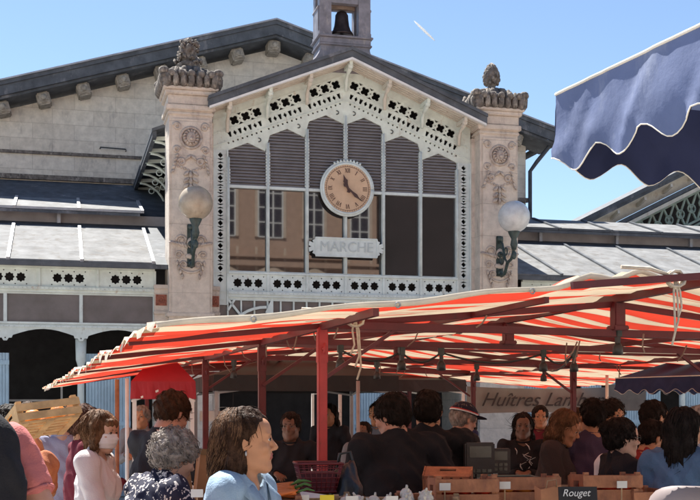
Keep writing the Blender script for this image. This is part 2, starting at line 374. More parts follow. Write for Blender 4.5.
# --- fretwork gable (real holes, darkness of the hall behind it)
HW = 2.25; CW = 2.53; ZT = 5.76; ZB = 4.14
bay = HW*2/6
zlow = lambda x: 7.30-SL*abs(x-UC)             # lower edge line of the fret panel (peaks of the bays)
def gable_panel():
    holes = []
    a = math.atan(SL)
    outer = [(UC-CW, 6.55), (UC-HW, 6.55)]
    for i in range(6):
        xc = UC-HW+bay*(i+.5); pk = 7.27-SL*abs(xc-UC)+.08
        sh = pk-.14
        outer += [(xc-bay/2+.045, sh), (xc, pk), (xc+bay/2-.045, sh)]
    # keep order left to right; close along the top
    outer = [(UC-CW, 6.42), (UC-HW, 6.42)]+outer[2:]+[(UC+HW, 6.42), (UC+CW, 6.42), (UC+CW, pz(UC+CW)-.22), (UC, pz(UC)-.22), (UC-CW, pz(UC-CW)-.22)]
    for s in (-1, 1):
        for i in range(3):
            # three quatrefoils with small arrowheads between, following the slope
            for j in range(3):
                d = .16+i*.76+j*.215+.02
                x = UC+s*d; z = pz(x)-.50
                holes.append(quatre(x, z, .092, s*-a+math.pi/4))
                if j < 2:
                    xm = x+s*.108; zm = pz(xm)-.50
                    for t in (1, -1):
                        tri = [(-.05, t*.075), (.05, t*.075), (0, t*.03)]
                        holes.append(rot2(tri, (xm, zm+t*.03), -s*a))
                    holes.append(rot2([(-.018, 0), (0, .018), (.018, 0), (0, -.018)], (xm, zm), -s*a))
            for j in range(8): d = .10+i*.76+j*.088; x = UC+s*d; holes.append(circ(x, pz(x)-.89, .019, 8))
            # diamond and dash band
            for j in range(7):
                d = .12+i*.76+j*.095; x = UC+s*d; z = pz(x)-.735
                if j % 2: holes.append(rot2([(-.036, 0), (0, .052), (.036, 0), (0, -.052)], (x, z), -s*a))
                else: holes.append(rot2([(-.018, -.05), (.018, -.05), (.036, .05), (-.036, .05)], (x, z), -s*a))
    return outer, holes
o_, h_ = gable_panel()
fp = plate('fretwork_gable', [o_], h_, -.02, .02, MINT, hall)
b = MB()
for s in (-1, 1):
    x1 = UC+s*CW
    for dz, t in ((.615, .02), (.845, .022), (.36, .02)):
        x1_ = UC+s*CW
        b.prism([(UC, pz(UC)-dz), (x1_, pz(x1_)-dz), (x1_, pz(x1_)-dz-t), (UC, pz(UC)-dz-t)][::s], -.032, -.019)
    for i in range(0, 20):                      # rivets
        x = UC+s*(.06+i*.125)
        for dz in (.385, .60, .64, .825): b.ell((x, -.024, pz(x)-dz), (.010, .008, .010), 0, 5, 3)
for i in range(6):                              # scroll hooks beside each bay head
    xc = UC-HW+bay*(i+.5); pk = 7.27-SL*abs(xc-UC)+.08
    s = -1 if xc < UC else 1
    hx = xc-s*bay*.28; hz = pk+.06
    b.tube([(hx+.035*math.cos(t), -.03, hz+.035*math.sin(t)) for t in [-1.9+k*.55 for k in range(8)]], .010, 4, 1)
b.build('raised_moulding', [MINT, BLACKM], fp)

# side columns of the frame
for s in (-1, 1):
    x0, x1 = (UC-CW, UC-HW) if s < 0 else (UC+HW, UC+CW)
    xm = (x0+x1)/2; holes = []
    z = 4.02; k = 0
    while z < 7.15:
        if k % 2 == 0: holes.append([(xm, z-.055), (xm+.05, z), (xm, z+.055), (xm-.05, z)])
        else:
            holes.append([(xm-.055, z-.035), (xm, z-.01), (xm+.055, z-.035), (xm+.055, z-.045), (xm-.055, z-.045)])
            holes.append([(xm-.055, z+.035), (xm, z+.01), (xm+.055, z+.035), (xm+.055, z+.045), (xm-.055, z+.045)])
        z += .105; k += 1
    holes = [h for h in holes if h[0][1] < 6.33]
    pc = plate('fretwork_column', [[(x0, 3.55), (x1, 3.55), (x1, 6.419), (x0, 6.419)]], holes, -.03, .02, MINTB, hall)
    b = MB()
    for xe in (x0+.012, x1-.012): b.box(xe-.014, xe+.014, -.075, -.031, 3.55, 6.42)
    for zz in (4.16, 3.80, 5.7): b.box(x0+.03, x1-.03, -.045, -.031, zz-.012, zz+.012)
    b.build('column_rib', MINTB, pc)

# window: mullions, glass, louvres
b = MB()
for i in range(7):
    x = UC-HW+bay*i; 
    top = 7.2-SL*abs(x-UC)
    b.box(x-.028, x+.028, -.07, .03, ZB, top)
    b.tube([(x, -.075, ZB), (x, -.075, top)], .016, 6)
b.box(UC-HW, UC+HW, -.05, .025, ZT-.025, ZT+.025)
b.box(UC-HW, UC+HW, -.05, .025, ZB-.01, ZB+.05)
wf = b.build('window_frame', MINTB, hall)
b = MB()
for i in range(7):                              # toothed edge of every mullion in front of the louvres
    x = UC-HW+bay*i
    top = 7.0-SL*abs(x-UC); z = ZT+.05
    while z < top:
        b.box(x-.043, x+.043, -.06, -.045, z, z+.028); z += .058
b.build('louvre_clip', MINTB, wf)
for i in range(6):
    x0 = UC-HW+bay*i+.028; x1 = x0+bay-.056
    b = MB(); b.box(x0, x1, .03+rnd.uniform(-.004, .004), .04, ZB+.05, ZT-.025)
    b.build('pane', GLASS, hall, rot=(R(rnd.uniform(-.25, .25)), 0, R(rnd.uniform(-.3, .3))))
    xc = UC-HW+bay*(i+.5); pk = 7.40-SL*abs(xc-UC)
    b = MB(); z = ZT+.03
    while z < pk:
        b.add([(x0-.02, -.015, z), (x1+.02, -.015, z), (x1+.02, .055, z+.065), (x0-.02, .055, z+.065), (x0-.02, -.009, z), (x1+.02, -.009, z), (x1+.02, .061, z+.065), (x0-.02, .061, z+.065)],
              [(0, 1, 2, 3), (4, 7, 6, 5), (0, 4, 5, 1), (3, 2, 6, 7)])
        z += .058
    b.build('louvre', LOUV, hall)
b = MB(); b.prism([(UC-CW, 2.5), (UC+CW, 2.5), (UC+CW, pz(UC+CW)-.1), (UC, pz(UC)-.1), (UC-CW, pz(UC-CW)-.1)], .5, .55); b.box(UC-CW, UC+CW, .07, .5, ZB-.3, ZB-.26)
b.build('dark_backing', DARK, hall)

# --- cast frieze with rosette holes, all along the front
FZ0, FZ1 = 3.80, 4.13
def frieze(x0, x1, n, name='frieze_panel', m=MINTB, three=3):
    step = (x1-x0)/n; outs = []; hs = []
    for i in range(n):
        a0 = x0+i*step; a1 = a0+step; xm = (a0+a1)/2
        outs.append([(a0+.004, FZ0), (a1-.004, FZ0), (a1-.004, FZ1), (a0+.004, FZ1)])
        for j in (-1, 0, 1):
            hs.append(rosette(xm+j*.195, (FZ0+FZ1)/2, .078))
        for q in (-1.5, -.5, .5, 1.5):
            hs.append(circ(xm+q*.195, FZ1-.045, .013, 6)); hs.append(circ(xm+q*.195, FZ0+.045, .013, 6))
        for q in ():
            hs.append(circ(xm+q*(step/2-.055), (FZ0+FZ1)/2+.09, .013, 6)); hs.append(circ(xm+q*(step/2-.055), (FZ0+FZ1)/2-.09, .013, 6))
    p = plate(name, outs, hs, -.06, -.02, m, hall)
    b = MB()
    b.box(x0, x1, -.10, -.02, FZ1+.001, FZ1+.035); b.box(x0, x1, -.12, -.02, FZ0-.05, FZ0-.001); b.box(x0, x1, -.09, .05, FZ0-.10, FZ0-.051)
    for i in range(n+1):
        b.box(x0+i*step-.022, x0+i*step+.022, -.085, -.061, FZ0, FZ1)
    q = x0+.03
    while q < x1:
        b.ell((q, -.124, FZ0-.025), (.011, .008, .011), 0, 5, 3); q += .075
    b.build('frieze_moulding', m, p)
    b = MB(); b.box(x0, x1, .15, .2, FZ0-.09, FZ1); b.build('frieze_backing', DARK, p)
frieze(UC-HW, UC+HW, 6)
WL0 = -13.5; WL1 = UC-PR-.62
frieze(WL1-1.02*9, WL1, 9, m=MINT)
WR0 = UC+PR+.62
frieze(WR0, WR0+1.02*13, 13, m=MINT)

# --- narrow windows below the portal frieze with the quarter arches
b = MB(); x = UC-CW; zb = 2.75
for i in range(19):
    x = UC-HW+i*.25; b.box(x-.014, x+.014, -.03, .02, zb, FZ0-.10)
b.box(UC-CW, UC+CW, -.04, .03, zb-.06, zb); b.box(UC-CW, UC+CW, -.04, .03, FZ0-.16, FZ0-.101)
for s in (-1, 1):
    cx = UC+s*(HW-.72); arc = [(UC+s*HW, 2.80)]
    pts = [(cx+s*.78*math.cos(t), 2.80+.72*math.sin(t)) for t in [k*math.pi/2/10 for k in range(11)]]
    for i in range(10):
        p, q = pts[i], pts[i+1]; b.bar((p[0], -.05, p[1]), (q[0], -.05, q[1]), .05, .07, up=(0, 1, 0))
    b.prism([(cx-s*.1, FZ0-.12), (cx+s*.02, 3.42), (cx-s*.13, 3.36), (cx-s*.13, FZ0-.12)], -.06, -.035)
    b.bar((UC+s*HW, -.05, FZ0-.15), (cx+s*.5, -.05, 3.38), .04, .04, up=(0, 1, 0))
    b.bar((cx+s*.6, -.05, FZ0-.15), (UC+s*HW, -.05, 3.45), .04, .04, up=(0, 1, 0))
b.build('low_window_frame', MINTB, hall)
b = MB(); b.box(UC-CW, UC+CW, .03, .04, zb, FZ0-.1); b.build('low_window_pane', GLASSR, hall)

# --- carved pillars
def pillar(s):
    xc = UC+s*PR
    root = empty('pillar', (xc, 0, 0), 0, hall)
    b = MB()
    b.box(-.39, .39, -.40, .40, 0, 7.02)
    b.box(-.34, .34, -.43, -.399, 3.3, 6.86)                          # raised face
    for z0, z1, e in ((2.3, 2.42, .06), (3.28, 3.36, .05)): b.box(-.39-e, .39+e, -.40-e, .40+e, z0, z1, 0, None, .015)
    for z0, z1, e in ((6.93, 6.99, .03), (7.02, 7.12, .06), (7.12, 7.30, .02), (7.30, 7.38, .07), (7.38, 7.44, .11)):
        b.box(-.39-e, .39+e, -.40-e, .40+e, z0, z1, 0, None, .015)
    b.build('shaft', STONEP, root)
    # carved work: rough relief made of scrolls and leaves
    b = MB(); rr = random.Random(5+s)
    def scroll(x, z, r, dr, turns=1.4, th=.03):
        n = 14; b.tube([(x+dr*r*(1-.65*k/n)*math.cos(k/n*turns*2*math.pi), -.437, z+r*(1-.65*k/n)*math.sin(k/n*turns*2*math.pi)) for k in range(n+1)], [th*(1-.4*k/n) for k in range(n+1)], 5)
    def leaf(x, z, a, l, wd):
        n = 5
        b.tube([(x+math.cos(a)*l*k/n, -.435-.02*math.sin(math.pi*k/n), z+math.sin(a)*l*k/n) for k in range(n+1)], [1.45*wd*(.25+math.sin(math.pi*(k+.4)/(n+.8))) for k in range(n+1)], 5, flat=.5)
    # medallion ring and swags round it
    b.tube([(.185*math.cos(t), -.44, 6.52+.185*math.sin(t)) for t in [k*math.pi/12 for k in range(25)]], .028, 6)
    for q in (-1, 1):
        scroll(q*.25, 6.72, .07, q); scroll(q*.26, 6.30, .06, -q); 
        for k in range(5): leaf(q*(.22+.02*k), 6.22-.07*k, -1.6+q*.5+rr.uniform(-.3, .3), .09, .02)
        scroll(q*.17, 6.08, .07, q); leaf(q*.1, 6.12, math.pi/2+q*.8, .14, .025)
        for k in range(4): b.ell((q*(.05+.06*k), -.435, 6.02-.035*(3-k)**1.2*.5-.02), (.028, .02, .028), 0, 6, 5)
    for z in (5.92, 5.80, 5.70):
        leaf(0, z, -math.pi/2, .13, .03)
        for q in (-1, 1): leaf(q*.03, z, -math.pi/2+q*.9, .13, .022)
    # lower cartouche
    for q in (-1, 1):
        scroll(q*.17, 4.66, .10, q, 1.5, .026); scroll(q*.22, 4.40, .07, -q, 1.4, .022); scroll(q*.13, 4.22, .07, q, 1.3, .02)
        for k in range(6): leaf(q*(.06+.045*k), 4.52+.02*k, math.pi/2-q*(.5+.2*k), .11, .022)
        for k in range(4): leaf(q*(.24-.03*k), 4.30-.08*k, -1.2*q-(.3 if q > 0 else math.pi-.3), .10, .02)
    b.ell((0, -.43, 4.62), (.08, .05, .11), 0, 10, 8); b.ell((0, -.43, 4.38), (.11, .04, .06), 0, 10, 8)
    b.tube([(-.2, -.435, 4.16), (-.1, -.44, 4.10), (0, -.44, 4.08), (.1, -.44, 4.10), (.2, -.435, 4.16)], .022, 5)
    b.build('relief', STONER, root)
    # lion mask
    b = MB(); b.ell((0, -.435, 6.52), (.155, .03, .155), 0, 16, 8); b.ell((0, -.46, 6.53), (.09, .05, .105), 0, 12, 8)
    b.ell((0, -.51, 6.49), (.035, .03, .035)); b.ell((-.04, -.495, 6.56), (.02, .015, .014)); b.ell((.04, -.495, 6.56), (.02, .015, .014)); b.ell((0, -.50, 6.44), (.05, .02, .016))
    for k in range(14):
        t = k*2*math.pi/14; b.tube([(.08*math.cos(t), -.455, 6.53+.09*math.sin(t)), (.125*math.cos(t+.15), -.47, 6.53+.13*math.sin(t+.15)), (.15*math.cos(t+.35), -.44, 6.53+.145*math.sin(t+.35))], [.022, .024, .008], 5)
    b.build('mask_medallion', STONER, root)
    # weathered crown of acanthus
    b = MB()
    b.box(-.50, .50, -.50, .50, 7.441, 7.52, 0, None, .02); b.box(-.47, .47, -.48, .48, 7.52, 7.70, 0, None, .03)
    def acr(d): return 1+.16*math.sin(9*math.atan2(d.y, d.x))*(1-abs(d.z))
    for sx, sy in ((-1, -1), (1, -1), (-1, 1), (1, 1)):
        for k in range(4): b.ell((sx*(.43+.02*k), sy*(.46+.01*k), 7.47+.075*k), (.10, .10, .08), 0, 8, 6, fn=acr)
    for k in range(7):
        x = -.42+k*.14
        for y in (-.49, .49): h7 = 7.62+.05*((k*5) % 3); b.tube([(x, y, 7.43), (x, y*1.05, 7.50), (x, y*1.08, 7.60), (x+.02, y*1.0, h7+.06)], [.04, .065, .06, .03], 6); b.tube([(y, x, 7.43), (y*1.05, x, 7.50), (y*1.08, x, 7.60), (y, x+.02, h7+.06)], [.04, .065, .06, .03], 6)
    for k in range(5):
        x = -.36+k*.18
        b.ell((x, -.55, 7.66), (.07, .05, .07), 0, 7, 5)
    prof = [(.52, 7.62), (.50, 7.70), (.40, 7.74), (.30, 7.80), (.24, 7.88), (.16, 7.92)]
    b.lathe([(r*1.0, z) for r, z in prof], 12)
    for k in range(10):
        t = k*2*math.pi/10; b.tube([(.44*math.cos(t), .44*math.sin(t), 7.66), (.36*math.cos(t), .36*math.sin(t), 7.80), (.25*math.cos(t), .25*math.sin(t), 7.86)], [.06, .06, .03], 6)
    b.build('capital', STONED, root)
    b = MB(); 
    if s > 0:                                    # artichoke finial
        b.lathe([(.05, 7.88), (.11, 7.92), (.07, 7.97), (.11, 8.0), (.15, 8.06), (.165, 8.14), (.155, 8.24), (.12, 8.33), (.07, 8.40), (.02, 8.44)], 18)
        for r_ in range(6):
            for k in range(9):
                t = (k+.5*(r_ % 2))*2*math.pi/9; z = 8.04+r_*.062; rr_ = (.128, .148, .148, .132, .105, .07)[r_]
                b.ell((rr_*math.cos(t), rr_*math.sin(t), z), (.034, .034, .05), 0, 6, 5)
    else:                                        # leafy bust-like finial
        b.lathe([(.20, 7.88), (.22, 7.96), (.12, 8.02), (.15, 8.10), (.155, 8.22), (.14, 8.34), (.08, 8.43), (.03, 8.46)], 14)
        rr = random.Random(4)
        for k in range(46):
            t = rr.uniform(0, 6.28); z = rr.uniform(7.95, 8.40); r0 = .20 if z < 8.02 else .15-.5*max(0, z-8.3)
            b.tube([(r0*math.cos(t), r0*math.sin(t), z), (r0*1.25*math.cos(t+.2), r0*1.25*math.sin(t+.2), z+.03), (r0*1.2*math.cos(t+.35), r0*1.2*math.sin(t+.35), z-.03)], [.03, .035, .012], 5)
        b.ell((0, -.17, 8.24), (.055, .04, .08), 0, 8, 6)
    b.build('finial', STONED, root)
    # outer half-height block with the red tiles
    return root
pillar(-1); pillar(1)
for s in (-1, 1):                                # tile blocks beside the pillars
    for q in (-1, 1):
        if q*s > 0: x0 = UC+s*PR+q*.39; x1 = x0+q*.245
        else: x0 = UC+s*PR+q*.392; x1 = x0+q*.17
        xa, xb = min(x0, x1), max(x0, x1); y0 = -.16 if q*s > 0 else -.12
        b = MB()
        b.box(xa, xb, y0, .3, 0, 3.80); b.box(xa-.01, xb+.01, y0-.035, .3, 3.80, 3.88, 0, None, .01); b.box(xa-.01, xb+.01, y0-.035, .3, 3.34, 3.40, 0, None, .01)
        t = b.build('tile_block', STONEP, hall)
        b = MB(); xm = (xa+xb)/2; h = min(.10, (xb-xa)/2-.01)
        b.box(xm-h, xm+h, y0-.012, y0-.002, 3.60-.10, 3.60+.10)
        b.tube([(xm+h*.55*math.cos(a), y0-.016, 3.60+.055*math.sin(a)) for a in [k*math.pi/6 for k in range(13)]], .012, 5); b.ell((xm, y0-.014, 3.60), (.025, .014, .025), 0, 8, 5)
        for cx in (-1, 1):
            for cz in (-1, 1): b.ell((xm+cx*h*.75, y0-.012, 3.60+cz*.075), (.016, .01, .016), 0, 6, 4)
        b.build('red_tile', RUST, t)
    x = UC+s*(CW+.035); b = MB(); b.box(x-.035, x+.035, -.10, .3, 3.881, 6.9); b.build('stone_jamb', STONEP, hall)

# --- wings: window band, scalloped lambrequin, iron columns, doors
def wing(x0, x1, n, s):
    step = (x1-x0)/n
    b = MB(); z0, z1 = 3.17, 3.70
    for i in range(n+1):
        x = x0+i*step; b.box(x-.03, x+.03, -.05, .02, z0, z1)
    b.box(x0, x1, -.045, .02, z1-.03, z1-.001); b.box(x0, x1, -.07, .02, z0-.035, z0)
    b.build('band_window_frame', MINTB, hall)
    for i in range(n):
        b = MB(); b.box(x0+i*step+.03, x0+(i+1)*step-.03, .0, .01, z0, z1-.03); b.build('band_window_pane', GLASSR, hall)
    outs = []
    per = step*.9; X = x0
    m_ = int((x1-x0)/per); per = (x1-x0)/m_
    top = z0-.036; poly = [(x0, top), (x0, top-.30)]
    for i in range(m_):
        a = x0+i*per
        poly += [(a+.03, top-.30), (a+.06, top-.25), (a+.11, top-.25), (a+.13, top-.20)]
        poly += [(a+.13+(per-.26)*t, top-.20+.115*math.sin(math.pi*t)) for t in [k/8 for k in range(1, 8)]]
        poly += [(a+per-.13, top-.20), (a+per-.11, top-.25), (a+per-.06, top-.25), (a+per-.03, top-.30)]
    poly += [(x1, top-.30), (x1, top)]
    hs = [circ(x0+i*per, top-.25, .014, 6) for i in range(1, m_)]
    l = plate('lambrequin', [poly], hs, -.05, -.03, MINTB, hall)
    b = MB(); b.box(x0, x1, -.075, -.051, top-.06, top-.02)
    q = x0+.05
    while q < x1: b.ell((q, -.078, top-.04), (.011, .008, .011), 0, 5, 3); q += .09
    b.build('lambrequin_rail', MINTB, l)
    # columns of the arcade
    for i in range(0, m_+1, 3):
        x = x0+i*per; b = MB(); b.lathe([(.12, 0), (.12, .3), (.07, .4), (.06, 2.4), (.09, 2.5), (.10, 2.88)], 12, 0, Matrix.Translation((x, .08, 0))); b.build('iron_column', MINTB, hall)
wing(WL1-1.02*9, WL1, 7, -1); wing(WR0, WR0+1.02*13, 10, 1)
# interior: floor stays the ground; back and side darkness
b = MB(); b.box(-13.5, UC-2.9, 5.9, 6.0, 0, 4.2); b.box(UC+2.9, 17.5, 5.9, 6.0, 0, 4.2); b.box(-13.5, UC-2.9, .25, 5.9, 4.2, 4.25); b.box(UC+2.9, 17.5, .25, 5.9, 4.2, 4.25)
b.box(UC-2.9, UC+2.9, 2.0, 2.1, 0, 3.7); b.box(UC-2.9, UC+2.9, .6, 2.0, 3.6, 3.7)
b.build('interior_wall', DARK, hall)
def zl(w_): return 4.33+(w_-.1)*.38            # wing roof height at depth w_
def wing_roof(x0, x1, sgn):
    b = MB()
    yd = 3.0
    def sheet(b, xa, xb, ya, yb, za, zb, t=.05, mi=0):
        b.add([(xa, ya, za), (xb, ya, za), (xb, yb, zb), (xa, yb, zb), (xa, ya, za-t), (xb, ya, za-t), (xb, yb, zb-t), (xa, yb, zb-t)], [(0, 1, 2, 3), (4, 7, 6, 5), (0, 4, 5, 1), (1, 5, 6, 2), (2, 6, 7, 3), (3, 7, 4, 0)], mi)
    sheet(b, x0, x1, -.20, yd, zl(-.20), zl(yd)); (sheet(b, x0, x1, yd+.02, yw, zl(yd)+.02, 6.93) if sgn < 0 else (sheet(b, x0, x1, yd+.02, yd+1.5, zl(yd)+.02, zl(yd)+.72), sheet(b, x0, x1, yd+1.52, yd+5.5, zl(yd)+.72, zl(yd)-.6)))
    b.box(x0, x1, -.25, -.19, zl(-.20)-.06, zl(-.20)+.02)
    # upper step: raised lantern
    sheet(b, x0, x1 if sgn > 0 else x1-.8, yd-.32, yd+1.3, zl(yd)+.20, zl(yd)+.70, .06)
    r = b.build('wing_roof', ZINC, hall)
    x = x0+.5
    while x < (x1 if sgn > 0 else x1-.9): b = MB(); b.box(x-.035, x+.035, yd-.15, yd-.08, zl(yd)-.03, zl(yd)+.22); b.build('lantern_post', ZINCL, r); x += 1.9
    st = 1.27
    xs = []; x = (x1-.75 if sgn < 0 else x0+.25)
    while x0-.1 < x < x1+.1 and len(xs) < 12: xs.append(x); x += st*sgn
    for i in range(len(xs)-1):
        xa, xb = sorted(xs[i:i+2])
        b = MB(); sheet(b, xa+.03, xb-.03, -.17, yd-.55, zl(-.17)+.05, zl(yd-.55)+.05, .03)
        p = b.build('skylight_pane', SKYL, r)
        b = MB(); sheet(b, xa+.03, xb-.03, yd-.28, yd+1.25, zl(yd)+.245, zl(yd)+.715, .03); b.build('skylight_pane', SKYL, r)
    b = MB()
    for x in xs:
        b.bar((x, -.19, zl(-.19)+.055), (x, yd-.5, zl(yd-.5)+.055), .06, .06); b.bar((x, yd-.34, zl(yd)+.235), (x, yd+1.2, zl(yd)+.71), .06, .06)
    b.bar((xs[0], yd-.30, zl(yd)+.235), (xs[-1], yd-.30, zl(yd)+.235), .04, .05)
    b.build('glazing_bar', ZINCL if sgn < 0 else ZINC, r)
    b = MB(); b.box(x0, x1, yd+.01, yd+.04, zl(yd)-.02, zl(yd)+.2); b.build('lantern_louvre', LOUV, r)
wing_roof(-13.5, UC-2.88, -1); wing_roof(UC+2.88, 17.5, 1)

# --- ground floor: sheet-metal doors between the openings
for i, (pa, pb) in enumerate(((-50, 9), (86, 131), (354, 391), (519, 546), (584, 604), (612, 664), (684, 760))):
    ua = at(pa, 400)[0]; ub = at(pb, 400)[0]
    b = MB(); x = ua
    while x < ub-.02:
        x2 = min(x+.055, ub); b.box(x, x2-.012, -.02, .03, .02, 2.62); b.box(x2-.0125, x2, -.005, .03, .02, 2.62); x = x2
    for z in (.25, 1.35, 2.45): b.box(ua, ub, -.035, -.021, z-.04, z+.04)
    d = b.build('folding_door', LBLUE, hall, loc=(0, .12, 0))
    b = MB(); b.box(ub-.10, ub-.07, -.07, -.036, 1.0, 1.2); b.build('door_handle', GREYM, d)
    if i in (3, 4, 5): d['label'] = 'light blue door'
# stone base under the right-hand pillar, and wall panels beside it
b = MB(); b.box(at(470, 400)[0], at(482, 400)[0]-.0, .0, .3, 0, 2.7); b.box(at(545, 400)[0]+.05, at(584, 400)[0]-.04, .3, .5, 0, 2.2)
b.build('low_wall', STONEP, hall)

st_ = thing('shelf_unit', 'grey metal shelf with pale rails deep in the dark doorway at the left', 'shelf', (0, FD, 0), TH)
us = at(22, 395, -2)[0]
for q in range(4):
    b = MB(); b.box(us-.75, us+.75, 2.0, 2.4, .5+q*.42, .54+q*.42); b.build('shelf_board', GREYM, st_)
for q in (-.75, .75): b = MB(); b.box(us+q-.02, us+q+.02, 2.0, 2.04, 0, 2.1); b.build('upright', WHITEM, st_)
# --- turret of the bell
tur = empty('bell_turret', (UC, -.02, 0), 0, hall)
b = MB()
n = 6; secs = []
for k in range(n+1):
    t = k/n; secs.append((.48+.42*(1-t)**2.2, 8.02+.52*t))
vs = []; 
for h, z in secs: vs += [(-h, -.02, z), (h, -.02, z), (h, .6, z), (-h, .6, z)]
fs = [(i*4+k, i*4+(k+1) % 4, (i+1)*4+(k+1) % 4, (i+1)*4+k) for i in range(n) for k in range(4)]+[(0, 3, 2, 1), (n*4, n*4+1, n*4+2, n*4+3)]
b.add(vs, fs); 
b.box(-.52, .52, -.06, .62, 8.53, 8.57, 0, None, .01); b.box(-.50, .50, -.04, .60, 8.571, 8.68, 0, None, .01); b.box(-.54, .54, -.08, .64, 8.681, 8.72, 0, None, .01)
for sx in (-1, 1):
    for y0 in (0.0, .38):
        b.box(sx*.385-.115, sx*.385+.115, y0, y0+.18, 8.721, 9.62)
        b.box(sx*.385-.13, sx*.385+.125, y0-.02, y0+.2, 8.721, 8.80)
    b.box(sx*.49-.03, sx*.49+.03, .05, .5, 8.721, 9.24, 0, None, .01); b.tube([(sx*.50, .05, 9.26), (sx*.50, .5, 9.26)], .035, 8)
for y0 in (0.0, .38): b.box(-.27, .27, y0+.02, y0+.16, 9.36, 9.6)
b.box(-.58, .58, -.10, .66, 9.62, 9.74, 0, None, .02)
b.add([(-.58, -.1, 9.741), (.58, -.1, 9.741), (.58, .66, 9.741), (-.58, .66, 9.741), (0, .28, 10.5)], [(0, 1, 4), (1, 2, 4), (2, 3, 4), (3, 0, 4)])
b.tube([(0, .28, 10.45), (0, .28, 11.1)], .02, 6)
b.build('turret_frame', mat('turret zinc', (.26, .25, .28), .5, .2, 6, .2, metal=.15, stain=(.40, .36, .34), stain_amt=.25, stain_scale=5), tur)

def hall_thing(name, label, cat, u, wv, z, group=None):
    p = Vector((u*CT+wv*ST, FD+u*ST-wv*CT, z)); return thing(name, label, cat, p, TH, group)
bell = hall_thing('bell', 'dark bronze bell hanging in the open turret above the clock gable', 'bell', UC, -.26, 8.81)
b = MB(); b.lathe([(.215, 0), (.232, .02), (.215, .05), (.175, .11), (.145, .2), (.13, .32), (.125, .40), (.09, .46), (.04, .48)], 24)
b.build('bell_body', mat('bell bronze', (.07, .05, .045), .45, .3, 7, .1, metal=.6), bell)
b = MB(); b.box(-.26, .26, -.05, .05, .505, .60, 0, None, .01); b.build('headstock', mat('headstock wood', (.28, .22, .18), .8, .2, 9), bell)
b = MB(); b.tube([(0, 0, .35), (0, 0, .0)], .015, 6); b.ell((0, 0, -.02), (.04, .04, .05)); b.build('clapper', BLACKM, bell)

# --- clock
ck = hall_thing('wall_clock', 'round terracotta clock with roman numerals fixed on the glazed gable', 'clock', UC+.02, .13, 5.80)
b = MB(); RC = .475
b.tube([(RC*math.cos(t), 0, RC*math.sin(t)) for t in [k*math.pi/24 for k in range(49)]], .024, 8)
b.tube([((RC+.03)*math.cos(t), .03, (RC+.03)*math.sin(t)) for t in [k*math.pi/24 for k in range(49)]], .028, 8)
for k in range(9): a = math.pi/2+(k-4)*.12; b.tube([((RC+.03)*math.cos(a), .02, (RC+.03)*math.sin(a)), ((RC+.085)*math.cos(a), .02, (RC+.085)*math.sin(a))], [.028, .018], 6)
b.build('rim', MINTB, ck)
b = MB(); b.prism(circ(0, 0, RC, 48), .0, .09); b.build('dial', mat('clock dial', (.60, .42, .28), .6, .08, 5), ck)
b = MB(); INK = mat('dark ink', (.07, .035, .03), .6, .1)
numerals = ['XII', 'I', 'II', 'III', 'IIII', 'V', 'VI', 'VII', 'VIII', 'IX', 'X', 'XI']
for i, sN in enumerate(numerals):
    a = math.pi/2-i*math.pi/6; r0, r1 = .30, .385
    tw = sum({'I': .028, 'V': .05, 'X': .05}[c] for c in sN); x = -tw/2
    def P(x, r): return (math.cos(a)*r-math.sin(a)*-x*1.0, -.004, math.sin(a)*r+math.cos(a)*-x)
    for c in sN:
        wd = {'I': .028, 'V': .05, 'X': .05}[c]
        if c == 'I': b.bar(P(x+wd/2, r0), P(x+wd/2, r1), .011, .006, up=(0, 1, 0))
        if c == 'V': b.bar(P(x+wd/2, r0), P(x+.005, r1), .011, .006, up=(0, 1, 0)); b.bar(P(x+wd/2, r0), P(x+wd-.005, r1), .006, .006, up=(0, 1, 0))
        if c == 'X': b.bar(P(x+.005, r1), P(x+wd-.005, r0), .011, .006, up=(0, 1, 0)); b.bar(P(x+.005, r0), P(x+wd-.005, r1), .006, .006, up=(0, 1, 0))
        x += wd
b.tube([(.415*math.cos(t), -.002, .415*math.sin(t)) for t in [k*math.pi/24 for k in range(49)]], .004, 4)
for i in range(60): t = i*math.pi/30; b.bar((.42*math.cos(t), -.003, .42*math.sin(t)), (.44*math.cos(t), -.003, .44*math.sin(t)), .006, .004, up=(0, 1, 0))
b.build('numerals', INK, ck)
def hand(L, wd, ang, y, nm):
    b = MB(); ca, sa = math.cos(ang), math.sin(ang)
    pts = [(-.10*L, -wd*.5), (-.22*L, -wd*1.2), (-.34*L, 0), (-.22*L, wd*1.2), (-.10*L, wd*.5), (.3*L, wd*.7), (.55*L, wd*1.3), (.7*L, wd*.6), (L, 0), (.7*L, -wd*.6), (.55*L, -wd*1.3), (.3*L, -wd*.7)]
    b.prism([(x*ca-z*sa, x*sa+z*ca) for x, z in pts], y, y+.012); b.build(nm, INK, ck)
hand(.27, .035, math.pi/2-(11+22/60)*math.pi/6, -.035, 'hour_hand'); hand(.37, .026, math.pi/2-22*math.pi/30, -.055, 'minute_hand')

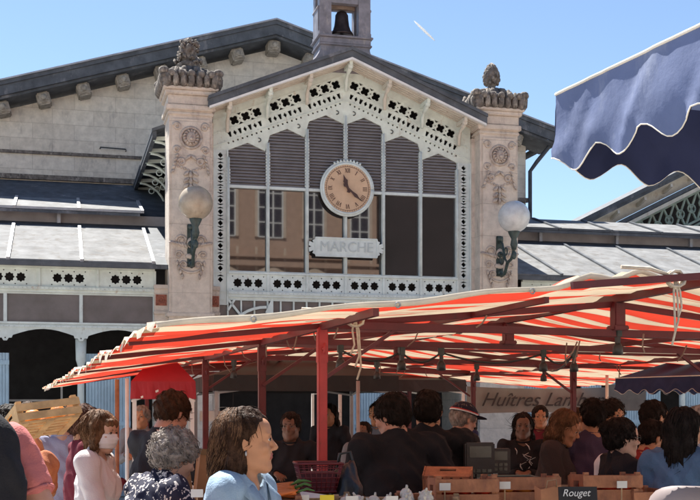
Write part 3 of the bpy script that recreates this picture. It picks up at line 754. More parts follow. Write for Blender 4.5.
# --- name plate
def text(s, size, name, m, parent, loc, rot, ext=.004, shear=0.0, align='CENTER', sx=1.0, bold=0.0):
    cu = bpy.data.curves.new(name, 'FONT'); cu.body = s; cu.size = size; cu.extrude = ext; cu.align_x = align; cu.align_y = 'CENTER'; cu.shear = shear; cu.offset = bold
    cu.materials.append(m)
    t = bpy.data.objects.new(name, cu); COL.objects.link(t)
    dg = bpy.context.evaluated_depsgraph_get(); dg.update(); me = bpy.data.meshes.new_from_object(t.evaluated_get(dg)); me.name = name
    bpy.data.objects.remove(t); bpy.data.curves.remove(cu)
    me.materials.clear(); me.materials.append(m)
    o = bpy.data.objects.new(name, me); COL.objects.link(o); o.parent = parent; o.location = loc; o.rotation_euler = rot; o.scale = (sx, 1, 1)
    return o
sg = hall_thing('name_plate', 'pale iron plate with raised capital letters below the clock', 'sign', UC, .12, 4.68)
PL = [(-.60, -.185), (.60, -.185), (.60, -.15), (.66, -.12), (.64, -.07), (.72, -.10), (.73, -.02), (.68, 0), (.73, .02), (.72, .10), (.64, .07), (.66, .12), (.60, .15), (.60, .185), (-.60, .185), (-.60, .15), (-.66, .12), (-.64, .07), (-.72, .10), (-.73, .02), (-.68, 0), (-.73, -.02), (-.72, -.10), (-.64, -.07), (-.66, -.12), (-.60, -.15)]
b = MB(); b.prism(PL, -.01, .02)
b.build('plate', MINTB, sg)
b = MB()
for q in ((-.6, .172, .6, .172), (-.6, -.172, .6, -.172), (-.6, -.172, -.6, .172), (.6, -.172, .6, .172)): b.bar((q[0], -.015, q[1]), (q[2], -.015, q[3]), .022, .02, up=(0, 1, 0))
for x in (-.55, .55): b.tube([(x, .0, .1), (x, .13, .1)], .012, 5)
b.build('plate_edge', MINTB, sg)
text('MARCHE', .27, 'lettering', mat('sign letters', (.48, .55, .56), .6, .1), sg, (0, -.013, 0), (R(90), 0, 0), .008, sx=.98)

# --- globe lamps on the pillars
GLOBE = mat('frosted lamp globe', (.44, .37, .28), .25, .12, 8, .05, stain=(.30, .25, .19), stain_amt=.2, stain_scale=8)
def globe_lamp(s, label, warm):
    t = hall_thing('globe_lamp', label, 'lamp', UC+s*PR, .42, 4.60, 'globe lamps on the carved pillars')
    b = MB()
    b.box(-.07, .07, -.03, .0, -.42, .36, 0, None, .01)
    b.tube([(0, -.02, -.30), (0, -.12, -.42), (0, -.28, -.40), (0, -.42, -.20), (0, -.60, -.16), (0, -.72, -.05), (0, -.74, .28)], [.03, .035, .03, .032, .028, .03, .035], 8)
    b.tube([(0, -.02, .25), (0, -.14, .20), (0, -.22, .05), (0, -.30, -.12), (0, -.42, -.2)], [.03, .03, .025, .022, .02], 7)
    b.tube([(0, -.13-.10*math.cos(t_), -.10+.10*math.sin(t_)) for t_ in [k*math.pi/6 for k in range(13)]], .018, 6)
    b.tube([(0, -.34-.07*math.cos(t_), .02+.07*math.sin(t_)) for t_ in [k*math.pi/5 for k in range(11)]], .015, 6)
    for z in (-.36, .0, .30): b.ell((0, -.05, z), (.06, .05, .06))
    b.ell((0, -.74, -.10), (.05, .05, .08)); b.lathe([(.04, .0), (.07, .1), (.05, .2), (.10, .30), (.12, .36)], 14, 0, Matrix.Translation((0, -.74, 0)))
    b.build('bracket', GREENM, t)
    b = MB(); b.ell((0, -.74, .62), (.30, .30, .30), 0, 32, 20); b.build('globe', warm, t)
    return t
globe_lamp(-1, 'brownish frosted globe lamp on the pinkish left pillar', GLOBE)
globe_lamp(1, 'greyer white globe lamp on a scrolled bracket at the right pillar',
           mat('clean lamp globe', (.62, .64, .64), .15, .1, 8, .0))

# --- annex hall far right
ax = thing('annex_hall', 'second market roof rising at the right edge behind the skylights', 'building', (0, FD, 0), TH)
b = MB(); yA = 8.6
X0, Z0, X1, Z1 = 8.6, 6.72, 16.0, 10.4; sl_ = (Z1-Z0)/(X1-X0)
def az(x): return Z0+(x-X0)*sl_ if x < X1 else Z1-(x-X1)*sl_
for xa, xb in ((X0, X1), (X1, X1+7.4)):
    b.prism([(xa, az(xa)), (xb, az(xb)), (xb, az(xb)+.12), (xa, az(xa)+.12)], yA-.6, yA+1.2)
    b.prism([(xa, az(xa)-.10), (xb, az(xb)-.10), (xb, az(xb)-.002), (xa, az(xa)-.002)], yA-.55, yA-.45)
    b.prism([(xa, az(xa)-.62), (xb, az(xb)-.62), (xb, az(xb)-.50), (xa, az(xa)-.50)], yA-.25, yA-.1)
b.build('roof', ZINC, ax)
b = MB()
for xa, xb in ((X0, X1), (X1, X1+7.4)):
    b.prism([(xa, az(xa)-.12), (xb, az(xb)-.12), (xb, az(xb)-.101), (xa, az(xa)-.101)], yA-.5, yA+1)
    b.prism([(xa, az(xa)-.75), (xb, az(xb)-.75), (xb, az(xb)-.64), (xa, az(xa)-.64)], yA-.3, yA-.12)
    b.prism([(xa, az(xa)-.495), (xb, az(xb)-.495), (xb, az(xb)-.125), (xa, az(xa)-.125)], yA-.02, yA+.02)
    for k in range(9): x = xa+(xb-xa)*(k+.5)/9; b.bar((x, yA-.5, az(x)-.2), (x, yA+.5, az(x)-.45), .07, .1)
b.build('soffit', SOFF, ax)
b = MB(); b.prism([(X0+1.5, az(X0+1.5)-.6), (X1, Z1-.6), (X1+6, az(X1+6)-.6), (X1+6, 3), (X0+1.5, 3)], yA+.6, yA+.7); b.build('gable_screen', DARK, ax)
b = MB(); x = X0+1.2
for k in range(26):
    xx = X0+1.1+k*.36
    za = az(xx)-.80; zb_ = az(xx)-1.62
    b.bar((xx, yA, za), (xx+.34, yA, az(xx+.34)-1.62), .05, .05, up=(0, 1, 0)); b.bar((xx, yA, zb_), (xx+.34, yA, az(xx+.34)-.80), .05, .05, up=(0, 1, 0))
    b.tube([(xx+.17+.12*math.cos(t), yA-.02, (za+zb_)/2+.09+.12*math.sin(t)) for t in [q*math.pi/5 for q in range(11)]], .028, 5)
for xa, xb in ((X0+.9, X1), (X1, X1+6)):
    for dz in (.80, 1.62, 1.75): b.bar((xa, yA-.01, az(xa)-dz), (xb, yA-.01, az(xb)-dz), .06, .09, up=(0, 1, 0))
b.build('lattice_truss', mat('aged green iron', (.30, .38, .32), .6, .2, 5, stain=(.30, .24, .17), stain_amt=.25, stain_scale=3), ax)
b = MB(); b.box(X0+1.4, X1+6, yA+.7, yA+20, 0, 6.2); b.build('wall', STONE, ax)

# --- houses across the square (seen only in the hall's window glass)
oh = thing('town_house', 'tan stone town house mirrored in the panes of the glazed gable', 'house', (0, FD, 0), TH)
TAN = mat('tan ashlar', (.46, .31, .23), .85, .1, 3, .2, brick=(1.2, .45, .01, .3))
yO = -44.0; b = MB(); HX0, HX1, HZ = -2.0, 12.6, 19.0
b.box(HX0, HX1, yO-10, yO, 0, HZ)
for z, t in ((6.6, .35), (9.7, .3), (10.2, .15), (16.8, .5)): b.box(HX0-.1, HX1+.1, yO, yO+.35, z, z+t)
b.build('wall', TAN, oh)
b = MB()
for i in range(6):
    x = HX0+1.3+i*2.45
    b.prism([(x-.9, 15.4), (x+.9, 15.4), (x, 16.1)], yO+.02, yO+.25)
    for z0 in (7.4, 11.4): b.box(x-.75, x-.6, yO, yO+.12, z0, z0+3.4); b.box(x+.6, x+.75, yO, yO+.12, z0, z0+3.4)
    b.prism([(x-.9, 9.3), (x+.9, 9.3), (x, 9.7)], yO+.02, yO+.3)
    for rr_ in (1.0, .8): b.tube([(x+rr_*math.cos(a), yO+.15, 5.2+rr_*1.1*math.sin(a)) for a in [k*math.pi/12 for k in range(13)]], .10, 6)
    b.tube([(x+.5*math.cos(a), yO+.25, 7.0-.35*math.sin(a)) for a in [k*math.pi/8 for k in range(9)]], .09, 6)
b.build('window_surround', mat('pale ashlar', (.58, .46, .36), .85, .1, 3), oh)
for i in range(6):
    for z0, h in ((1, 4.2), (7.4, 1.8), (11.4, 3.4)):
        x = HX0+1.3+i*2.45; b = MB(); b.box(x-.55, x+.55, yO+.002, yO+.05, z0, z0+h)
        b.build('window', mat('far window', (.03, .03, .04), .15, .1), oh)
        b = MB(); 
        for q in (-.55, 0, .55): b.box(x+q-.04, x+q+.04, yO+.051, yO+.09, z0, z0+h)
        for q in range(4): b.box(x-.55, x+.55, yO+.051, yO+.08, z0+h*q/4-.03, z0+h*q/4+.03)
        b.build('window_bar', WHITEM, oh)
b = MB(); b.prism([(HX0-.3, HZ), (HX1+.3, HZ), (HX1-1.5, HZ+3), (HX0+1.5, HZ+3)], yO-9, yO-.5); b.build('roof', ZINC, oh)
for nm, x0, x1, hh, col, lab in (('row_house', -22, -2.6, 12, (.45, .38, .30), 'plastered row house across the square, left of the tan one'), ('row_house', 12.8, 44, 26, (.03, .025, .025), 'dark block right of the tan house, made tall to darken the mirrored panes')):  # right one stands in for dark trees, tall and black to darken the panes
    t = thing(nm, lab, 'house', (0, FD, 0), TH); b = MB(); b.box(x0, x1, yO-10, yO, 0, hh); b.build('wall', mat('render '+('pale' if hh < 20 else 'dark'), col, .9, .1, 2), t)
    b = MB()
    for i in range(int((x1-x0)/3)):
        for z0 in (1.2, 5.0): b.box(x0+1+i*3, x0+2.1+i*3, yO+.002, yO+.04, z0, z0+1.7)
    b.build('window', mat('far window', (.03, .03, .04), .15, .1), t)
    b = MB(); b.prism([(x0-.3, hh), (x1+.3, hh), (x1-1, hh+2), (x0+1, hh+2)], yO-9, yO-.5); b.build('roof', ZINC, t)

# --- condensation trail
p0 = gp(414, 700, 21); p1 = gp(435, 700, 41)
b = MB(); b.ell((0, 0, 0), (.75, .75, (p1-p0).length/2), 0, 12, 24, Matrix.Translation((p0+p1)/2) @ (p1-p0).to_track_quat('Z', 'Y').to_matrix().to_4x4())
tag(b.build('contrail', mat('contrail vapour', (.9, .9, .9), 1, .0, .0001, transl=.5)), kind='structure')
# ------------------------------------------------------------------ striped market canopy
R0 = Vector((-.154, 6.35, 0)); CRZ = R(16.03)
cv = thing('market_canopy', 'large red and cream striped canopy on a red steel frame over the crowd', 'market canopy', R0, CRZ)
WX = Vector((math.cos(CRZ), math.sin(CRZ), 0)); LY = Vector((-math.sin(CRZ), math.cos(CRZ), 0))
def cpt(t, q, z=0.0): return R0+WX*t+LY*q+Vector((0, 0, z))
PER = .40
def lerp(a, b, t): return a+(b-a)*t
QN, QF = -1.06, 9.45
def ctop(t, q):
    f = (q-QN)/(QF-QN)
    te = lerp(-1.03, -1.32, f)
    nod = [(te, lerp(2.02, 1.905, f)), (0, 2.135), (.9, 2.235), (1.82, lerp(2.335, 2.26, f)), (2.3, lerp(2.25, 2.2, f)), (3.0, 2.155), (3.64, 2.10), (5.8, lerp(2.07, 1.95, f))]
    z = nod[-1][1]
    for (a, za), (b_, zb) in zip(nod, nod[1:]):
        if t <= b_ or b_ == nod[-1][0]: z = lerp(za, zb, max(0, min(1, (t-a)/(b_-a)))); break
    # sag between the frames and small wrinkles along the stripes
    fr = [QN, 0, 1.54, 4.14, 6.74, QF]
    for a, b_ in zip(fr, fr[1:]):
        if a <= q <= b_: u = (q-a)/(b_-a); z -= .05*(b_-a)/2.6*math.sin(math.pi*u)*(1 if 0 < t < 3.64 else .55)
    z += .010*math.sin(q*13.4+1.3*math.sin(t*1.7))*min(1, abs(t-1.82)+.2)+.007*math.sin(q*29+t*2.2)+.006*math.sin(t*9+q*3)
    if q < -.6:                                   # rumpled edge, small lifted folds at the front
        z += .045*math.exp(-((t-1.07)/.10)**2)*(1 if q < -.75 else .4)+.05*math.exp(-((t-1.35)/.09)**2)*(1 if q < -.7 else .3)
    return z
def cloth_sheet(nt_, nq, q0, q1, t0f, t1, zf, thick=.003):
    vs = []; fs = []
    for j in range(nq+1):
        q = lerp(q0, q1, j/nq); f = (q-QN)/(QF-QN); ta = t0f(f)
        for i in range(nt_+1):
            t = lerp(ta, t1, i/nt_); vs.append((t, q, zf(t, q)))
    for j in range(nq):
        for i in range(nt_):
            a = j*(nt_+1)+i; fs.append((a, a+1, a+nt_+2, a+nt_+1))
    return vs, fs
STR = striped('striped canvas', (.56, .052, .028), (.55, .44, .31), PER, .47, 1, .36, off=.30)
WCAN = mat('white canvas', (.74, .70, .60), .8, .08, 8, .1, transl=.45)
b = MB(); vs_, fs_ = cloth_sheet(110, 230, QN, QF, lambda f: lerp(-1.03, -1.32, f), 5.8, ctop); b.add(vs_, fs_, 0, True)
fab = b.build('striped_cloth', STR, cv, fix=False)
# hem along the near edge, with eyelets
b = MB(); n = 120; vs = []
for i in range(n+1):
    t = lerp(-1.03, 5.8, i/n); z = ctop(t, QN); sg_ = .013+.004*math.sin(t*7)
    vs += [(t, QN+.025, z+.006), (t, QN-.012, z+.010), (t, QN-.016, z-sg_), (t, QN+.0, z-sg_-.004)]
fs = []
for i in range(n):
    for k in range(3): a = i*4+k; fs.append((a, a+1, a+5, a+4))
b.add(vs, fs, 0, True); b.build('white_hem', WCAN, cv, fix=False)
for i in range(9):
    t = -.6+i*.68; b = MB(); z = ctop(t, QN)-.012
    b.tube([(t+.012*math.cos(a), QN-.022, z+.012*math.sin(a)) for a in [k*math.pi/5 for k in range(11)]], .004, 4); b.build('eyelet', GREYM, cv)
# tooth-shaped valance down the left eave
b = MB(); q = QN
vr = random.Random(3)
while q < QF-.3:
    f = (q-QN)/(QF-QN); t = lerp(-1.03, -1.32, f); w_ = PER*.5
    for s_ in range(1):
        q1 = q+PER*.78; t1 = lerp(-1.03, -1.28, (q1-QN)/(QF-QN)); za, zb = ctop(t, q)+.014, ctop(t1, q1)+.014
        d = vr.uniform(.035, .06); o = vr.uniform(-.02, .02)
        b.add([(t, q, za), (t1, q1, zb), (t1-.01+o, q1-.09, zb-d), (t-.012+o, q+.08, za-d), (t+.07, q, za+.005), (t1+.07, q1, zb+.005)], [(0, 1, 2, 3), (0, 4, 5, 1)], 0)
    q += PER
b.build('toothed_valance', WCAN, cv, fix=False)
# frame
def post(t, q, z, m, wd=.06, nm='post'):
    b = MB(); b.box(t-wd/2, t+wd/2, q-wd/2, q+wd/2, .012, z, 0, None, .006); b.box(t-.10, t+.10, q-.10, q+.10, 0, .012)
    p = b.build(nm, m, cv)
    b = MB(); b.box(t-wd*.57, t+wd*.57, q-wd*.57, q+wd*.57, z-.20, z-.02, 0, None, .006); b.tube([(t, q-wd*.6, z-.12), (t, q-wd*1.1, z-.12)], .010, 6)
    b.tube([(t, q-wd*1.05, z-.15), (t, q-wd*1.05, z-.09)], .006, 5); b.build('post_sleeve', m, p)
QS = [0, 1.64, 4.14, 6.95, 9.1]
for i, q in enumerate(QS): post(0, q, 2.09, REDM if i < 1 else MAROON, .05)
for q in (1.54, 4.14, 6.74, 9.1): post(3.64, q, 2.04, MAROON, .048)
def beam(a, b_, w_=.03, h_=.038, m=MAROON, nm='beam'): b = MB(); b.bar(a, b_, w_, h_); return b.build(nm, m, cv)
beam((0, -1.0, 2.095), (0, 9.3, 2.085)); beam((3.64, -1.0, 2.05), (3.64, 9.3, 2.05)); beam((1.82, -1.15, 2.305), (1.82, 9.3, 2.235), .045, .05, MAROON, 'ridge_beam')
beam((.9, -.95, 2.18), (.9, 9.3, 2.17), .025, .03); beam((2.75, -.95, 2.12), (2.75, 9.3, 2.12), .025, .03)
for i, q in enumerate((0, 1.6, 4.14, 6.85, 9.1)):
    m = MAROON
    beam((0, q, 2.105), (3.64, q, 2.075), .032, .042, m, 'tie_beam')
    zr = 2.30-.007*q
    b = MB(); b.box(1.82-.035, 1.82+.035, q-.035, q+.035, 2.13, zr-.03, 0, None, .006); b.box(1.77, 1.87, q-.05, q+.05, 2.105, 2.135, 0, None, .006); b.build('king_post', m, cv)
    beam((.0, q+.03, 2.10), (1.82, q+.03, zr-.035), .03, .035, m, 'rafter'); beam((1.82, q+.03, zr-.035), (3.64, q+.03, 2.055), .03, .035, m, 'rafter')
    beam((0, q+.03, 2.10), (-1.05-.024*q, q+.03, 1.99-.010*q), .025, .03, m, 'outrigger'); beam((3.64, q+.03, 2.055), (5.7, q+.03, 2.02), .025, .03, m, 'outrigger')
    beam((0, q, 1.80), (.45, q, 2.10), .02, .02, m, 'brace'); beam((3.64, q, 1.78), (3.2, q, 2.08), .02, .02, m, 'brace')
    if i < 4:
        qn = (1.6, 4.14, 6.85, 9.1)[i]
        beam((.0, q, 2.075), (1.82, qn, 2.20), .022, .022, m, 'brace'); beam((3.64, q, 2.04), (1.82, qn, 2.20), .022, .022, m, 'brace')
# drooping ties and hooks under the fabric
b = MB(); hr = random.Random(9)
for k in range(34):
    q = hr.uniform(-.6, 7); t = hr.choice([0, .9, 1.82, 2.75, 3.64])+hr.uniform(-.02, .02); z = {0: 2.07, 1: 2.16}.get(int(t > .5 and t < 1.2), 2.1)
    L_ = hr.uniform(.05, .16); a = hr.uniform(-.08, .08)
    b = MB(); b.tube([(t, q, z), (t+a*.3, q+.02, z-L_*.6), (t+a, q+.01, z-L_)], .005, 4); b.build('loose_tie', mat('grimy cord', (.30, .22, .17), .9, .2), cv)
def rope(t, q, z, sd, nm='rope_knot'):
    r_ = random.Random(sd); b = MB()
    for k in range(5):
        a0 = r_.uniform(0, 6); b.tube([(t+.045*math.cos(a)*r_.uniform(.9, 1.1), q-.05+.05*math.sin(a0+a)*.4, z+.04*math.sin(a)) for a in [j*math.pi/5 for j in range(11)]], .007, 5)
    for k in range(3):
        x = t+r_.uniform(-.03, .04); b.tube([(t, q-.05, z), (x, q-.06, z-.06), (x+.015, q-.05, z-.14-.06*k), (x-.01, q-.06, z-.19-.07*k)], .006, 5)
    b.tube([(t, q-.05, z+.01), (t-.15, q-.06, z+.045), (t-.3, q-.05, z+.05)], .010, 5)
    b.build(nm, mat('pale rope', (.62, .54, .42), .9, .15, 30), cv)
rope(.16, -.05, 2.13, 1); rope(1.52, -1.06, 2.285, 2)
# red bar on top of the near edge
beam((.95, -1.12, 2.235), (1.95, -1.12, 2.33), .03, .034, MAROON, 'edge_bar')
# black clamp lamps on a cable
def clamp_lamp(p, a, label):
    o = thing('clamp_lamp', label, 'lamp', p, a, 'small dark clamp lamps hung in the canopy frame')
    b = MB(); b.box(-.012, .012, -.012, .012, -.05, .0); b.lathe([(.018, -.12), (.034, -.115), (.03, -.07), (.018, -.05)], 10); b.build('lamp_housing', BLACKM, o)
    b = MB(); b.box(-.022, .022, -.02, .02, -.01, .045, 0, None, .004); b.build('clamp', GREENM, o)
lamps = [(1.82, 0.0, 2.10, 'clamp lamp below the king post nearest the camera'), (.55, 1.6, 2.06, 'clamp lamp just right of the second post, over the darker men'), (1.0, 1.6, 2.05, 'clamp lamp over the middle of the second tie beam, left one'),
         (1.3, 1.6, 2.05, 'clamp lamp over the middle of the second tie beam, right one'), (2.1, 1.6, 2.05, 'clamp lamp right of the second king post'), (2.35, 1.6, 2.05, 'outer clamp lamp right of the second king post'),
         (.5, 4.1, 2.05, 'clamp lamp at the left end of the third tie beam'), (1.6, 4.1, 2.05, 'clamp lamp near the third king post'), (2.6, 4.1, 2.04, 'clamp lamp at the right part of the third tie beam'), (3.3, 4.1, 2.04, 'clamp lamp beside the right-hand post'), (.25, 4.1, 2.05, 'clamp lamp beside the third left post')]
for t, q, z, lab in lamps: clamp_lamp(cpt(t, q+.0, z-.02), rnd.uniform(0, 3), lab)
b = MB(); pts = []
for (t0, q0, z0), (t1, q1, z1) in zip([(.55, 1.6, 2.05), (1.0, 1.62, 2.04), (1.3, 1.6, 2.04), (2.1, 1.6, 2.04), (2.35, 1.6, 2.04)], [(1.0, 1.6, 2.04), (1.3, 1.6, 2.04), (2.1, 1.6, 2.04), (2.35, 1.6, 2.04), (3.3, 4.1, 2.03)]):
    pts += [cpt(lerp(t0, t1, k/6), lerp(q0, q1, k/6), lerp(z0, z1, k/6)-.07*math.sin(math.pi*k/6)) for k in range(6)]
b.tube(pts, .008, 5); tag(b.build('lamp_cable', BLACKM), 'black drooping cable joining the clamp lamps below the canopy', 'cable')

# ------------------------------------------------------------------ parasols
NAVY = mat('faded blue canvas', (.115, .155, .30), .85, .12, 4, .3, stain=(.22, .26, .38), stain_amt=.25, stain_scale=3, transl=.03)
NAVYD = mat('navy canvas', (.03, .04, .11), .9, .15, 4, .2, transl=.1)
BONE = mat('pale piping', (.72, .68, .60), .8, .1, 9)
def parasol(root, h, z, vh, amp, sc, m, rise=.5, seed=1, pole=True):
    r_ = random.Random(seed); n = 26
    b = MB(); vs = []; fs = []
    cs = [(-h, -h), (h, -h), (h, h), (-h, h)]
    def wr(s, v, k): return .006*math.sin(s*9+k)*v+.004*math.sin(s*23+2.3*k+v*3)+.006*math.sin(s*4.1+v*5+k)+.016*(1-min(1, abs((s*3.1+v*.55+k*.3) % 1-.5)*6))*(1-.5*v)+.008*(1-min(1, abs((s*4.7-v*.8+.2) % 1-.5)*7))
    for i in range(4):                                     # roof quarters
        (xa, ya), (xb, yb) = cs[i], cs[(i+1) % 4]
        base = len(vs)
        for j in range(11):
            f = j/10
            for k in range(n+1):
                x = lerp(xa, xb, k/n)*f; y = lerp(ya, yb, k/n)*f
                vs.append((x, y, z+rise*(1-f)-.03*math.sin(math.pi*f)*math.sin(2*math.pi*k/n)**2))
        for j in range(10):
            for k in range(n): a = base+j*(n+1)+k; fs.append((a, a+1, a+n+2, a+n+1))
    b.add(vs, fs, 0, True); b.build('canopy_cloth', m, root, fix=False)
    for i in range(4):
        (xa, ya), (xb, yb) = cs[i], cs[(i+1) % 4]
        d = Vector((xb-xa, yb-ya, 0)); L = d.length; d /= L; nrm = Vector((d.y, -d.x, 0)); ns = max(3, round(L/sc)); N_ = ns*12
        vs = []; fs = []; M_ = 8; low = []; 
        for k in range(N_+1):
            s_ = L*k/N_; drop = vh-amp*(.5+.5*math.cos(2*math.pi*k/12))
            for j in range(M_+1):
                v = j/M_; p = Vector((xa, ya, z))+d*s_+nrm*(.004+wr(s_, v, i)*(v+.15)); p.z -= drop*v
                vs.append(p[:])
            low.append(vs[-1])
        for k in range(N_):
            for j in range(M_): a = k*(M_+1)+j; fs.append((a, a+1, a+M_+2, a+M_+1))
        b = MB(); b.add(vs, fs, 0, True); va = b.build('valance', m, root, fix=False)
        b = MB(); b.add([(v[0]-nrm.x*.005, v[1]-nrm.y*.005, v[2]) for v in vs], [f[::-1] for f in fs], 0, True); b.build('shaded_inner', NAVYD, va, fix=False)  # navy inner sheet, shade inside the valance put into its colour
        b = MB(); b.tube(low, .0022, 5); b.tube([vs[k*(M_+1)] for k in range(N_+1)], .005, 6); b.build('piping', BONE, va)
    if pole:
        b = MB(); b.tube([(0, 0, .08), (0, 0, z+rise-.02)], .024, 10); b.build('pole', WOOD, root)
        b = MB(); b.box(-.3, .3, -.3, .3, 0, .08, 0, None, .02); b.build('base', GREYM, root)
        for (x, y) in cs+[(0, -h), (h, 0), (0, h), (-h, 0)]:
            b = MB(); b.bar((0, 0, z+rise-.08), (x*.98, y*.98, z-.045), .025, .035); b.bar((0, 0, z-.15), (x*.5, y*.5, z+rise*.5-.07), .018, .022); b.build('rib', WOOD, root)
hC = 1.25; PRZ = R(21); C0 = Vector((.63, 3.5, 0)); bx_ = Vector((math.cos(PRZ), math.sin(PRZ), 0)); ax_ = Vector((math.sin(PRZ), -math.cos(PRZ), 0))
pc0 = C0+bx_*hC+ax_*hC
ps = thing('market_parasol', 'faded blue parasol with scalloped edge looming in at the upper right', 'parasol', pc0, PRZ)
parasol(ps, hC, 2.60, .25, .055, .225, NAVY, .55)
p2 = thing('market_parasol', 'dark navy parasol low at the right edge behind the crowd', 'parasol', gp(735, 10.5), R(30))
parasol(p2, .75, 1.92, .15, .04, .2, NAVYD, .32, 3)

# ------------------------------------------------------------------ other stalls behind
def gazebo(name, label, px, d, hw, z, m, vh, rz_, mp=WHITEM, rise=.35):
    t = thing(name, label, 'stall tent', gp(px, d), rz_)
    b = MB(); c = [(-hw, -hw, z), (hw, -hw, z), (hw, hw, z), (-hw, hw, z), (0, 0, z+rise)]
    b.add(c, [(0, 1, 4), (1, 2, 4), (2, 3, 4), (3, 0, 4)]); b.build('roof_cloth', m, t, fix=False)
    b = MB()
    for i in range(4):
        a, e = Vector(c[i]), Vector(c[(i+1) % 4]); n = 12
        vs = []
        for k in range(n+1):
            p = a.lerp(e, k/n)*1.0; o = Vector((p.x, p.y, 0)).normalized()*(.01*math.sin(k*2.1)+.004); vs += [(p.x, p.y, z), (p.x+o.x, p.y+o.y, z-vh)]
        b.add(vs, [(k*2, k*2+1, k*2+3, k*2+2) for k in range(n)])
    b.build('valance', m, t, fix=False)
    for sx in (-1, 1):
        for sy in (-1, 1):
            b = MB(); b.box(sx*(hw-.03)-.018, sx*(hw-.03)+.018, sy*(hw-.03)-.018, sy*(hw-.03)+.018, 0, z); b.build('tent_post', mp, t)
    b = MB()
    for i in range(4):
        a, e = Vector(c[i])*.97, Vector(c[(i+1) % 4])*.97; a.z = e.z = z-vh-.02
        m_ = a.lerp(e, .5); b.bar(a, m_+Vector((0, 0, .12)), .015, .02); b.bar(e, m_+Vector((0, 0, .12)), .015, .02)
    b.build('scissor_truss', mp, t)
    return t
gazebo('stall_tent', 'small bright red tent behind the man at the left', 163, 11.5, .31, 1.90, mat('red nylon', (.40, .02, .035), .6, .1, 5, transl=.12), .17, R(10))
gazebo('stall_tent', 'black tent in the shade behind the brown haired woman', 290, 12.5, .95, 1.97, mat('black nylon', (.018, .018, .02), .7, .2, 5), .16, R(14), GREYM, .28)
gazebo('stall_tent', 'dark grey tent behind the two men in black', 385, 15.5, .85, 2.0, mat('charcoal nylon', (.035, .033, .036), .7, .2, 5), .15, R(14), WHITEM, .2)
# white board with a dashed line of faint print
t = thing('notice_board', 'narrow off-white board hanging behind the man at the left', 'board', gp(218, 11.4, 416), R(8))
b = MB(); b.box(-.18, .18, -.01, .01, -.05, .05, 0, None, .004); b.build('board', mat('off white board', (.55, .54, .5), .7, .05), t)
b = MB()
for x in (-.15, .15): b.tube([(x, 0, .05), (x, 0, .30)], .003, 4)
b.build('string', BLACKM, t)
# shop banner
bn = thing('shop_banner', 'long grey banner with dark flowing lettering strung behind the canopy', 'banner', cpt(5.35, 8.2, 0), R(7))
bx0 = cpt(3.1, 8.35)
b = MB(); BW0, BW1, BZ0, BZ1 = -1.15, 1.0, 1.56, 1.93; vs = []; n = 40
for k in range(n+1):
    x = lerp(BW0, BW1, k/n)
    for j in range(5): vs.append((x, .012*math.sin(x*6)+.008*math.sin(x*17+j), lerp(BZ0+.02*math.sin(math.pi*k/n), BZ1-.03*math.sin(math.pi*k/n), j/4)))
b.add(vs, [(k*5+j, k*5+5+j, k*5+6+j, k*5+1+j) for k in range(n) for j in range(4)], 0, True)
b.build('banner_cloth', mat('grey banner cloth', (.22, .21, .195), .9, .1, 3, .1), bn, fix=False)
text('Huîtres Lambert', .265, 'lettering', mat('banner ink', (.035, .03, .03), .8, .1), bn, (-.08, -.035, 1.745), (R(90), 0, 0), .003, .45, sx=1.0)
b = MB()
for x in (BW0, BW1): b.tube([(x, 0, BZ1), (x*1.05, 0, 2.08)], .006, 4)
b.build('cord', BLACKM, bn)
bn2 = thing('cloth_panel', 'darker square cloth hung at the right end of the grey banner', 'banner', cpt(6.35, 7.9, 0), R(7))
b = MB(); b.box(-.28, .28, -.006, .006, 1.60, 1.96); b.build('cloth', mat('brown grey cloth', (.13, .12, .115), .9, .2, 3, .2), bn2)
b = MB()
for x in (-.27, .27): b.tube([(x, 0, 1.96), (x, 0, 2.1)], .005, 4)
b.build('cord', BLACKM, bn2)
# slim wooden and white poles at the left
for px, d, z, m, lab in ((117, 9.5, 1.88, WOODO, 'slim brown tent pole left of the pale one'), (127, 10.8, 1.92, WHITEM, 'slim white pole under the red tent'), (358, 11.0, 1.9, GREYM, 'slim grey pole with a clip lamp by the dark tent'), (607, 13, 2.02, BONE, 'slim pale pole behind the right-hand shoppers')):
    b = MB(); b.tube([(0, 0, 0), (0, 0, z)], .018, 8); b.box(-.06, .06, -.06, .06, 0, .015)
    tag(b.build('tent_pole', m, loc=gp(px, d)), lab, 'pole')

# ------------------------------------------------------------------ trestle tables
def table(label, c, L, W_, z, rz_, m=WOOD, cloth=None):
    t = thing('market_table', label, 'table', (c[0], c[1], 0), rz_)
    b = MB(); b.box(-L/2, L/2, -W_/2, W_/2, z-.03, z, 0, None, .004); b.build('tabletop', m, t)
    for sx in (-1, 1):
        b = MB()
        for sy in (-1, 1): b.bar((sx*(L/2-.12), sy*(W_/2-.05), z-.031), (sx*(L/2-.12), sy*(W_/2-.12), 0.01), .03, .03)
        b.bar((sx*(L/2-.12), -W_/2+.1, .35), (sx*(L/2-.12), W_/2-.1, .35), .025, .025); b.build('trestle', WOOD, t)
    if cloth:
        b = MB(); vs = []; n = 50
        per = [(-L/2-.01, -W_/2-.01), (L/2+.01, -W_/2-.01), (L/2+.01, W_/2+.01), (-L/2-.01, W_/2+.01)]
        for i in range(4):
            a, e = per[i], per[(i+1) % 4]
            for k in range(n):
                x, y = lerp(a[0], e[0], k/n), lerp(a[1], e[1], k/n); o = 1+.015*math.sin(k*1.3)
                vs += [(x, y, z+.004), (x*(o+.01), y*(o+.03), z-.5)]
        N_ = 4*n; b.add(vs, [(2*k, 2*k+1, (2*k+3) % (2*N_), (2*k+2) % (2*N_)) for k in range(N_)], 0, True); b.add([(x, y, z+.004) for x, y in per], [(0, 1, 2, 3)])
        b.build('table_cover', cloth, t, fix=False)
    return t
TZ = 1.0
